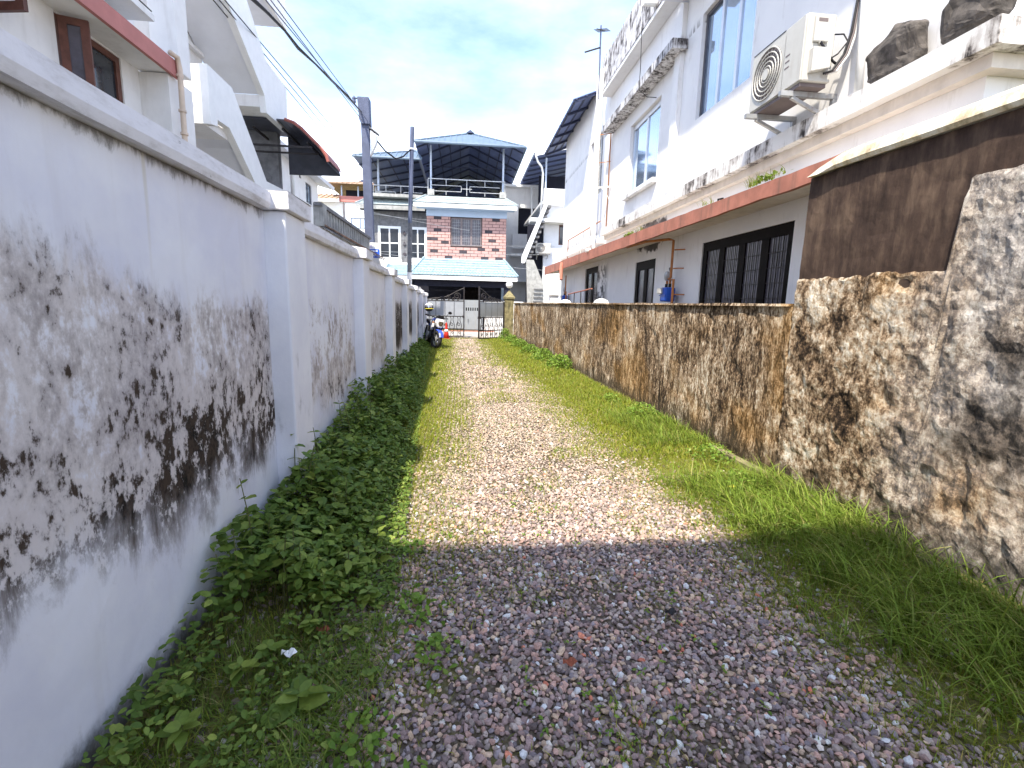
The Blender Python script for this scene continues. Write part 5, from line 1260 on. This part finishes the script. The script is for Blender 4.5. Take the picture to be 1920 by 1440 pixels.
    obj('shell', m, 'black', e, smooth=True)
    m = MB().ball((0, 0, .145), (.137, .157, .142), 20, 12); m.v = [p for p in m.v]; m.f = [f for f in m.f if all(m.v[i][2] > .20 for i in f)]; obj('crown', m, 'white_plastic', e, smooth=True)
    m = MB().ball((0, -.008, .14), (.139, .158, .141), 24, 14); m.f = [f for f in m.f if all(m.v[i][1] < -.04 and .10 < m.v[i][2] < .22 for i in f)]; obj('visor', m, 'mirror', e, smooth=True)
    obj('stripe', MB().tube([(.138*math.cos(2*math.pi*k/24), .158*math.sin(2*math.pi*k/24), .105) for k in range(24)], .010, 5, True), 'yellow', e)
    c = thing('traffic_cone', 'red plastic cone standing by the closed gate leaf', 'cone', (-.72, 20.2, 0), local=True)
    obj('base', MB().box(-.17, .17, -.17, .17, .0, .035), 'red_plastic', c, bevel=.01); obj('cone', MB().lathe([(.13, .036), (.09, .25), (.06, .42), (.03, .66), (.026, .68)], (0, 0, 0), 18), 'red_plastic', c, smooth=True)
    obj('band', MB().lathe([(.086, .30), (.066, .40)], (0, 0, 0), 18), 'white_plastic', c, smooth=True)
motorbike()

# ------------------------------------------------------------------ unseen house added behind the camera, shaped to throw the shadow on the near gravel
def unseen_shade_house():
    h = thing('house', 'unseen cream house block added behind the camera to shade the near gravel', 'house', (0, -5, 0))
    box('wall', 'cream', h, -4.2, .5, -9, -1.95, 0, 6.6); box('roof_slab', 'white', h, -4.5, .8, -9.5, -1.25, 6.602, 6.8)
unseen_shade_house()

# ------------------------------------------------------------------ gravel, grass and weeds
def npmesh(name, V, F, tint, mat, kind='stuff', parent=None, smooth=False):
    """V (n,3), F list of (k,m) index arrays, tint (n,3) -> one object"""
    me = bpy.data.meshes.new(name)
    loops = np.concatenate([f.reshape(-1) for f in F]); starts = []; tot = []; p = 0
    for f in F:
        k, m = f.shape; starts.append(p+np.arange(k)*m); tot.append(np.full(k, m)); p += k*m
    starts = np.concatenate(starts); tot = np.concatenate(tot)
    me.vertices.add(len(V)); me.vertices.foreach_set('co', V.astype(np.float32).ravel())
    me.loops.add(len(loops)); me.loops.foreach_set('vertex_index', loops.astype(np.int32))
    me.polygons.add(len(starts)); me.polygons.foreach_set('loop_start', starts.astype(np.int32)); me.polygons.foreach_set('loop_total', tot.astype(np.int32))
    a = me.attributes.new('tint', 'FLOAT_COLOR', 'POINT'); a.data.foreach_set('color', np.c_[tint, np.ones(len(V))].astype(np.float32).ravel())
    me.update(); me.validate(); me.materials.append(M(mat))
    me.polygons.foreach_set('use_smooth', np.full(len(starts), bool(smooth)))
    o = bpy.data.objects.new(name, me); COL.objects.link(o); o['kind'] = kind
    return o
def pnoise(x, y, s, seed):
    """smooth value noise on a lattice"""
    g = np.random.default_rng(seed).random((128, 128)); u = x*s+40; v = y*s+40
    i = np.floor(u).astype(int); j = np.floor(v).astype(int); fu = u-i; fv = v-j
    fu = fu*fu*(3-2*fu); fv = fv*fv*(3-2*fv); w = lambda a, b: g[a % 128, b % 128]
    return (w(i, j)*(1-fu)+w(i+1, j)*fu)*(1-fv)+(w(i, j+1)*(1-fu)+w(i+1, j+1)*fu)*fv
def sst(v, a, b): t = np.clip((v-a)/(b-a), 0, 1); return t*t*(3-2*t)
def gz(x, y): return np.array([mnoise.noise((a*.7, b*.7, 0))*.018+mnoise.noise((a*2.3, b*2.3, 4))*.006-.012 for a, b in zip(x, y)])
cy_, cc_, ch_ = [1, 2, 5.3, 9.5, 14, 20], [.62, .62, .68, .50, .15, .1], [1.08, 1.0, .80, .80, .66, .70]
def lane(x, y):
    """signed distance past the edge of the bare gravel (positive = grown over)"""
    return np.abs(x-np.interp(y, cy_, cc_))-np.interp(y, cy_, ch_)
ICO = None
def ico():
    t = (1+5**.5)/2
    v = np.array([(-1, t, 0), (1, t, 0), (-1, -t, 0), (1, -t, 0), (0, -1, t), (0, 1, t), (0, -1, -t), (0, 1, -t), (t, 0, -1), (t, 0, 1), (-t, 0, -1), (-t, 0, 1)], float)
    v /= np.linalg.norm(v[0])
    f = np.array([(0, 11, 5), (0, 5, 1), (0, 1, 7), (0, 7, 10), (0, 10, 11), (1, 5, 9), (5, 11, 4), (11, 10, 2), (10, 7, 6), (7, 1, 8), (3, 9, 4), (3, 4, 2), (3, 2, 6), (3, 6, 8), (3, 8, 9), (4, 9, 5), (2, 4, 11), (6, 2, 10), (8, 6, 7), (9, 8, 1)])
    return v, f
def octa():
    v = np.array([(1, 0, 0), (-1, 0, 0), (0, 1, 0), (0, -1, 0), (0, 0, 1), (0, 0, -1)], float)
    f = np.array([(0, 2, 4), (2, 1, 4), (1, 3, 4), (3, 0, 4), (2, 0, 5), (1, 2, 5), (3, 1, 5), (0, 3, 5)]); return v, f
def stones(x, y, r, shape):
    v, f = shape; n, k = len(x), len(v)
    q = v[None]*(1+RNG.uniform(-.28, .28, (n, k, 1)))
    q = q*np.c_[RNG.uniform(.8, 1.3, n), RNG.uniform(.7, 1.1, n), RNG.uniform(.5, .85, n)][:, None]*r[:, None, None]
    a = RNG.uniform(0, 2*np.pi, n); c, s = np.cos(a)[:, None], np.sin(a)[:, None]
    tx, ty = RNG.uniform(-.45, .45, n)[:, None], RNG.uniform(-.45, .45, n)[:, None]
    X = q[..., 0]*c-q[..., 1]*s; Y = q[..., 0]*s+q[..., 1]*c; Z = q[..., 2]+tx*X+ty*Y
    V = np.stack([X+x[:, None], Y+y[:, None], Z+(gz(x, y)+r*RNG.uniform(.1, .8, n))[:, None]], -1)
    F = f[None]+(np.arange(n)*k)[:, None, None]
    pal = np.array([(.20, .165, .165), (.25, .235, .225), (.33, .24, .21), (.36, .30, .23), (.10, .088, .09), (.58, .55, .52), (.165, .16, .18), (.40, .16, .11)])*np.array([1.72, 1.50, 1.40])
    ci = RNG.choice(8, n, p=[.30, .22, .14, .09, .10, .05, .096, .004]); sun_warm = np.interp(y, [2.5, 5], [0, 1])[:, None]; pal_ = pal[ci]*(1-.45*sun_warm)+np.array([(.44, .37, .26)])*.45*sun_warm; col = np.minimum(pal_*RNG.uniform(.75, 1.3, (n, 1)), .75)  # stones past the near shadow tinted warm, sunlight put into their colour
    return V.reshape(-1, 3), F.reshape(-1, 3), np.repeat(col, k, 0)
def gravel():
    parts = []
    for y0, y1, sp, r, shp in ((1.0, 4.2, .0190, .0118, ico()), (4.2, 8.5, .0235, .0130, octa()), (8.5, 20.6, .043, .0195, octa())):
        ny, nx = int((y1-y0)/sp), int(4.4/sp)
        gx, gy = np.meshgrid(-1.35+np.arange(nx)*sp, y0+np.arange(ny)*sp)
        x = (gx+RNG.uniform(-.5, .5, gx.shape)*sp*1.1).ravel(); y = (gy+RNG.uniform(-.5, .5, gx.shape)*sp*1.1).ravel()
        p = 1-.86*sst(lane(x, y), -.1, .4)
        p *= 1-.35*sst(pnoise(x, y, 2.3, 5), .6, .8)
        k = (RNG.random(len(x)) < p) & (x > XL(y)+.08) & (x < XR(y)-.12)
        x, y = x[k], y[k]; rr = r*RNG.choice([.7, 1, 1.15, 1.5], len(x), p=[.3, .42, .22, .06])*RNG.uniform(.85, 1.15, len(x))
        parts.append(stones(x, y, rr, shp))
    V = np.concatenate([p[0] for p in parts]); off = np.cumsum([0]+[len(p[0]) for p in parts[:-1]])
    F = np.concatenate([p[1]+o for p, o in zip(parts, off)]); C = np.concatenate([p[2] for p in parts])
    o = npmesh('gravel', V, [F], C, 'gravel'); tag(o, 'mixed grey and mauve crushed gravel covering the lane', 'gravel')
gravel()

def blades(x, y, z, L, W, lean, az, col, seg=2):
    """tapered bent blades; lean = how far the tip travels sideways per length"""
    n = len(x); dx, dy = np.cos(az), np.sin(az); px, py = -dy, dx
    V = []; m = 2*seg+1
    for s in range(seg+1):
        u = s/seg; h = L*(u-lean*.45*u*u); d = L*lean*u**1.8
        w = W*(1-u**1.6)*(.75+.5*u if u < .5 else 1)
        if s < seg:
            for sg in (-.5, .5): V.append(np.c_[x+dx*d+px*w*sg, y+dy*d+py*w*sg, z+h])
        else: V.append(np.c_[x+dx*d, y+dy*d, z+h])
    V = np.stack(V, 1).reshape(-1, 3); b = (np.arange(n)*m)[:, None]
    Q = [b+np.array([[2*s, 2*s+1, 2*s+3, 2*s+2]]) for s in range(seg-1)]; T = b+np.array([[2*seg-2, 2*seg-1, 2*seg]])
    shade = np.repeat(col, m, 0)
    return V, Q, T, shade
def join_blades(name, sets, label, mat='foliage', cat='grass'):
    V, Q, T, C, o = [], [], [], [], 0
    for v, q, t, c in sets:
        V.append(v); Q += [a+o for a in q]; T.append(t+o); C.append(c); o += len(v)
    F = ([np.concatenate(Q)] if Q else [])+[np.concatenate(T)]
    ob = npmesh(name, np.concatenate(V), F, np.concatenate(C), mat); tag(ob, label, cat); return ob
def gcol(n, k='lime'):
    pal = {'lime': [(.29, .33, .03), (.21, .28, .025), (.37, .37, .05), (.44, .36, .12)], 'green': [(.18, .27, .035), (.23, .33, .045), (.29, .37, .06), (.40, .38, .12)]}[k]
    return np.array(pal)[RNG.choice(4, n, p=[.36, .34, .2, .1])]*RNG.uniform(.7, 1.25, (n, 1))
def grass():
    sets = []
    for y0, y1, N, l0, l1, w in ((1.0, 4.5, 85000, .025, .075, .004), (4.5, 10, 120000, .03, .085, .0075), (10, 20.8, 80000, .04, .11, .014)):
        y = RNG.uniform(y0, y1, N); x = RNG.uniform(-1.6, 2.95, N)
        d = lane(x, y)
        p = sst(d, -.5, .2)*(.35+.9*pnoise(x, y, 2.2, 9))+.9*sst(x, -.05+.1*pnoise(x, y, 3, 8)-.02*y, -.35-.02*y)*sst(y, 1.8, 3.0)+.42*sst(pnoise(x, y, 1.7, 3)*.6+pnoise(x, y, 5.1, 4)*.4, .52, .74)+.02
        near_shade = sst(y, 3.2, 2.2); p *= 1-.45*near_shade*(x < 1.5)
        k = (RNG.random(N) < p) & (x > XL(y)+.05) & (x < XR(y)-.06); x, y = x[k], y[k]; n = len(x)
        # gather into tufts
        tx, ty = np.round(x/.05)*.05, np.round(y/.05)*.05; x = x*.55+tx*.45; y = y*.55+ty*.45
        L = RNG.uniform(l0, l1, n)*(1+.5*sst(lane(x, y), 0, .6))
        sets.append(blades(x, y, gz(x, y)-.004, L, w*RNG.uniform(.7, 1.4, n), RNG.uniform(.2, 1.1, n), RNG.uniform(0, 2*np.pi, n), gcol(n), 2))
    join_blades('short_grass', sets, 'short yellow green grass creeping over the lane edges')
    sets = []
    for (y0, y1, d0, d1, N, l0, l1, w) in ((1.2, 3.9, .12, 1.0, 4200, .14, .34, .0085), (1.2, 3.9, .2, 1.25, 4500, .07, .18, .006), (4.9, 6.4, .1, .8, 2200, .12, .27, .008), (3.6, 9, .1, .9, 2800, .05, .14, .007),
                                           (6.5, 20.5, .05, .8, 5500, .06, .16, .011)):
        cx = RNG.uniform(0, 1, N//14); cyy = RNG.uniform(y0, y1, N//14); i = RNG.integers(0, N//14, N)
        y = cyy[i]+RNG.normal(0, .045, N); x = XR(y)-(d0+(d1-d0)*cx[i]**1.3)+RNG.normal(0, .045, N)
        k = x < XR(y)-.05; x, y = x[k], y[k]; n = len(x)
        az = RNG.normal(np.pi, 1.25, n)
        sets.append(blades(x, y, gz(x, y)-.01, RNG.uniform(l0, l1, n), w*RNG.uniform(.7, 1.4, n), RNG.uniform(.35, 1.35, n), az, gcol(n, 'green'), 4))
    # coarse grass in the near left corner
    N = 2600; y = RNG.uniform(1.15, 2.1, N); x = RNG.uniform(-1.1, -.3, N); sets.append(blades(x, y, gz(x, y)-.01, RNG.uniform(.05, .16, N), .005*RNG.uniform(.7, 1.4, N), RNG.uniform(.4, 1.4, N), RNG.uniform(0, 6.28, N), gcol(N, 'green')*.8, 4))
    # tufts rooted on the terracotta sunshade edge
    N = 260; c = np.array([5.0, 5.2, 4.85, 6.2, 9.2, 9.0, 8.6, 15.1])[RNG.integers(0, 8, N)]; y = c+RNG.normal(0, .09, N); x = RNG.uniform(3.06, 3.12, N)
    sets.append(blades(x, y, np.full(N, 2.815), RNG.uniform(.04, .15, N), .008*RNG.uniform(.7, 1.4, N), RNG.uniform(.3, 1.3, N), RNG.normal(np.pi, 1, N), gcol(N), 3))
    join_blades('tall_grass', sets, 'tall arching green grass along the foot of the brown walls')
grass()

# leaf: base, mid rib, two sides, folded a little; unit length along +x
LEAF_V = np.array([(0, 0, 0), (.32, 0, -.03), (.68, 0, -.03), (1, 0, -.10), (.24, .27, .05), (.60, .27, .035), (.24, -.27, .05), (.60, -.27, .035), (.86, .13, -.02), (.86, -.13, -.02)])
LEAF_F = np.array([(0, 1, 4), (1, 5, 4), (1, 2, 5), (2, 8, 5), (2, 3, 8), (0, 6, 1), (1, 6, 7), (1, 7, 2), (2, 7, 9), (2, 9, 3)])
def leaf_cloud(x, y, z, size, col, tilt=.5, wide=1.0):
    n = len(x); k = len(LEAF_V); az = RNG.uniform(0, 2*np.pi, n); pt = RNG.normal(-.12, tilt, n); rl = RNG.normal(0, tilt*.8, n)
    v = LEAF_V*np.array([1, wide, 1]); v = v-np.array([.4, 0, 0])
    P = np.broadcast_to(v, (n, k, 3))*size[:, None, None]
    c, s = np.cos(rl)[:, None], np.sin(rl)[:, None]; X, Y, Z = P[..., 0], P[..., 1]*c-P[..., 2]*s, P[..., 1]*s+P[..., 2]*c
    c, s = np.cos(pt)[:, None], np.sin(pt)[:, None]; X, Z = X*c-Z*s, X*s+Z*c
    c, s = np.cos(az)[:, None], np.sin(az)[:, None]; X, Y = X*c-Y*s, X*s+Y*c
    V = np.stack([X+x[:, None], Y+y[:, None], Z+z[:, None]], -1).reshape(-1, 3)
    F = (LEAF_F[None]+(np.arange(n)*k)[:, None, None]).reshape(-1, 3)
    return V, F, np.repeat(col, k, 0)
def lcol(n, k):
    pal = {'dark': [(.11, .185, .032), (.155, .24, .04), (.215, .30, .055), (.30, .37, .075)], 'bright': [(.14, .25, .03), (.19, .31, .04), (.25, .36, .06), (.32, .40, .09)]}[k]
    return np.array(pal)[RNG.choice(4, n, p=[.3, .36, .24, .1])]*RNG.uniform(.75, 1.25, (n, 1))
EY, EX = [1.2, 2.0, 2.4, 3.3, 4.4, 6.9, 9.3, 12.6, 16, 20.8], [-.60, -.45, -.40, -.46, -.52, -.66, -.76, -.90, -1.08, -1.25]
HY, HH = [1.2, 1.9, 2.3, 2.8, 4, 7, 10, 16, 20.8], [.10, .16, .34, .44, .50, .50, .42, .34, .28]
def cover_height(x, y):
    u = (x-XL(y))/(np.interp(y, EY, EX)-XL(y)); lump = .55+.75*pnoise(x, y, 3.2, 21)
    return np.interp(y, HY, HH)*np.clip(1-np.clip(u, 0, 1)**2.2, .06, 1)*lump
def weed_cover():
    sets = []
    for y0, y1, N, s0, s1 in ((1.25, 2.3, 2000, .03, .065), (2.2, 4.6, 6500, .040, .078), (4.6, 9, 8500, .045, .080), (9, 20.6, 9000, .06, .11)):
        y = RNG.uniform(y0, y1, N); u = RNG.random(N)**.9; x = XL(y)+.03+u*(np.interp(y, EY, EX)-XL(y)+.04)
        k = pnoise(x, y, 4.5, 33) > (.33 if y0 < 2 else .16); x, y = x[k], y[k]; n = len(x)
        h = cover_height(x, y); z = .015+h*RNG.random(n)**.45
        sets.append(leaf_cloud(x, y, z, RNG.uniform(s0, s1, n)*(.55+.45*sst(h, .05, .25)), lcol(n, 'dark'), .42))
    V, F, C, o = [], [], [], 0
    for v, f, c in sets: V.append(v); F.append(f+o); C.append(c); o += len(v)
    ob = npmesh('weed_cover', np.concatenate(V), [np.concatenate(F)], np.concatenate(C), 'foliage', smooth=True); tag(ob, 'dense dark green leafy weeds along the foot of the mould stained wall', 'weeds')
    # thin stems under the cover
    N = 2600; y = RNG.uniform(1.6, 12, N); x = XL(y)+.05+RNG.random(N)*(np.interp(y, EY, EX)-XL(y)-.05); h = cover_height(x, y)
    ob = join_blades('weed_stems', [blades(x, y, np.zeros(N)-.01, h*RNG.uniform(.8, 1.1, N), np.full(N, .006), RNG.uniform(0, .4, N), RNG.uniform(0, 6.28, N), np.tile([[.10, .10, .035]], (N, 1)), 3)], 'thin stems under the leafy weed cover', cat='weeds')
    # bright herbs on the other side and in the lane
    sets = []
    for cx, cyy, rad_, H, N in ((2.45, 6.2, .28, .22, 420), (2.35, 7.3, .2, .14, 200), (2.30, 11.2, .42, .36, 900), (2.15, 12.8, .4, .34, 800), (2.05, 14.6, .4, .30, 700), (1.95, 16.6, .4, .32, 700), (1.85, 18.6, .38, .34, 700), (1.75, 20.2, .35, .5, 800),
                                (2.5, 4.4, .25, .16, 300), (2.35, 3.7, .22, .12, 200), (2.25, 2.9, .2, .12, 160), (-.22, 2.15, .13, .06, 110), (-.30, 2.75, .10, .05, 70), (-.12, 1.85, .10, .05, 80), (-.35, 1.4, .14, .07, 120), (-.15, 1.25, .09, .05, 60)):
        x = cx+RNG.normal(0, rad_*.5, N); y = cyy+RNG.normal(0, rad_*.8, N); r = np.hypot(x-cx, (y-cyy)/1.6)/rad_
        z = .01+H*np.clip(1-r*r, .05, 1)*RNG.random(N)**.5; k = (x < XR(y)-.03); n = k.sum()
        sets.append(leaf_cloud(x[k], y[k], z[k], RNG.uniform(.022, .045, n)*(1 if cyy < 8 else 1.7), lcol(n, 'bright'), .5))
    N = 500; y = 1.2+RNG.random(N)**1.4*6; x = RNG.uniform(-.4, 2.2, N); k = pnoise(x, y, 3.1, 55) > .62; x, y = x[k], y[k]; n = len(x); m = 5
    x = np.repeat(x, m)+RNG.normal(0, .014, n*m); y = np.repeat(y, m)+RNG.normal(0, .014, n*m)
    sets.append(leaf_cloud(x, y, gz(x, y)+RNG.uniform(.01, .03, n*m), RNG.uniform(.012, .024, n*m), lcol(n*m, 'bright'), .4))
    N = 160; y = np.array([5.0, 4.85, 9.2, 9.05])[RNG.integers(0, 4, N)]+RNG.normal(0, .12, N); x = RNG.uniform(3.04, 3.12, N)
    sets.append(leaf_cloud(x, y, 2.82+RNG.uniform(0, .05, N), RNG.uniform(.02, .05, N), lcol(N, 'bright'), .6))
    V, F, C, o = [], [], [], 0
    for v, f, c in sets: V.append(v); F.append(f+o); C.append(c); o += len(v)
    ob = npmesh('herb_cover', np.concatenate(V), [np.concatenate(F)], np.concatenate(C), 'foliage', smooth=True); tag(ob, 'bright green small leaved herbs beside the lichen streaked wall and in the gravel', 'weeds')
weed_cover()

def weed_plants():
    """the nearest weeds as single plants: stem and leaves that can be picked apart"""
    lm = []
    for w, bend in ((1.0, 0), (.85, -.06), (1.15, .04)):
        me = bpy.data.meshes.new('leaf'); v = LEAF_V*np.array([1, w, 1]); v[:, 2] += bend*v[:, 0]**2*3
        me.from_pydata([tuple(p) for p in v], [], [tuple(int(i) for i in f) for f in LEAF_F])
        me.polygons.foreach_set('use_smooth', np.ones(len(LEAF_F), bool)); me.materials.append(M('leaf')); lm.append(me)
    rr = random.Random(5)
    spots = []
    for i in range(34):
        y = 2.15+2.9*rr.random()**1.2; e = float(np.interp(y, EY, EX)); x = XL(y)+.07+(e-XL(y)-.1)*rr.random()**.8
        h = float(cover_height(np.array([x]), np.array([y]))[0]); spots.append((x, y, h*rr.uniform(.95, 1.35)+.05, .078, 5))
    spots += [(-1.10, 3.14, .66, .07, 6), (-1.02, 3.05, .58, .07, 6), (-.98, 3.35, .62, .07, 6), (-1.06, 2.42, .60, .07, 6), (-1.05, 2.2, .42, .075, 5), (-.93, 4.1, .64, .07, 6)]
    low = [(-1.02, 1.62, .12, .085, 3), (-.92, 1.48, .10, .08, 3), (-.60, 1.62, .07, .115, 3), (-.78, 1.85, .10, .07, 3), (-.50, 1.95, .08, .06, 3), (-.66, 2.0, .10, .06, 4), (-.36, 1.72, .06, .05, 3), (-.85, 1.75, .09, .07, 3), (-.3, 1.22, .06, .06, 3)]
    for j, (x, y, h, s, n) in enumerate(spots+low):
        isl = j >= len(spots)
        g = thing('weed_plant', 'low weed with a rosette of pale leaves in the near grass' if isl else 'upright leafy weed growing at the foot of the mould stained wall', 'weed', (x, y, 0), 'low weeds in the near grass' if isl else 'weeds along the mould stained wall', local=True, rz=rr.uniform(0, 6.28))
        lx, ly = rr.uniform(-.12, .12)*h, rr.uniform(-.12, .12)*h
        pts = [(lx*t*t, ly*t*t, -.02+(h+.02)*t) for t in (0, .35, .7, 1)]
        obj('stem', MB().tube(pts, [.005, .004, .0032, .002], 5), 'stem', g)
        for k in range(n):
            t = .25+.75*(k+.6)/n if not isl else .6+.4*(k+1)/n
            zz = h*t; base = k*1.571+rr.uniform(-.3, .3)
            for sd in ((0, math.pi) if not isl else (0, 2.1, 4.2)):
                sz = s*rr.uniform(.75, 1.2)*(1 if k < n-1 else .65)
                o = bpy.data.objects.new('leaf', lm[rr.randrange(3)]); COL.objects.link(o); o.parent = g
                o.location = (lx*t*t, ly*t*t, zz); o.scale = (sz, sz, sz)
                o.rotation_euler = (rr.gauss(0, .25), rr.uniform(-.35, .35) if not isl else rr.uniform(-.5, .1), base+sd+rr.uniform(-.3, .3))
weed_plants()

def litter():
    for nm, lab, cat, mat, pts in (('paper_scrap', 'white crumpled paper scrap lying among the near weeds', 'litter', 'white_plastic', (-.70, 1.83, .07)), ('dry_leaf', 'reddish dry leaf lying on the soil near the paper scrap', 'leaf', 'scrap_red', (-.62, 2.02, .03)),
                                   ('bottle_cap', 'black and white scrap lying on the gravel', 'litter', 'black', (1.02, 2.05, .025)), ('dry_leaf', 'yellow dry leaf lying in the grass by the tall brown wall', 'leaf', 'yellow', (2.2, 3.55, .06)), ('dry_leaf', 'orange dry leaf lying on the gravel by itself', 'leaf', 'scrap_red', (.45, 1.75, .028))):
        x, y, z = pts; m = MB(); n = 6
        v = []
        for i in range(n):
            for j in range(3): v.append((x+(i/(n-1)-.5)*.06, y+(j-1)*.014*math.sin(math.pi*(i+.5)/n), z+.008*math.sin(i*1.7+j)+.006*j))
        f = [(i*3+j, i*3+3+j, i*3+4+j, i*3+1+j) for i in range(n-1) for j in range(2)]
        o = obj(nm, m.add(v, f), mat); sm = o.modifiers.new('thickness', 'SOLIDIFY'); sm.thickness = .002
        tag(o, lab, cat)
litter()
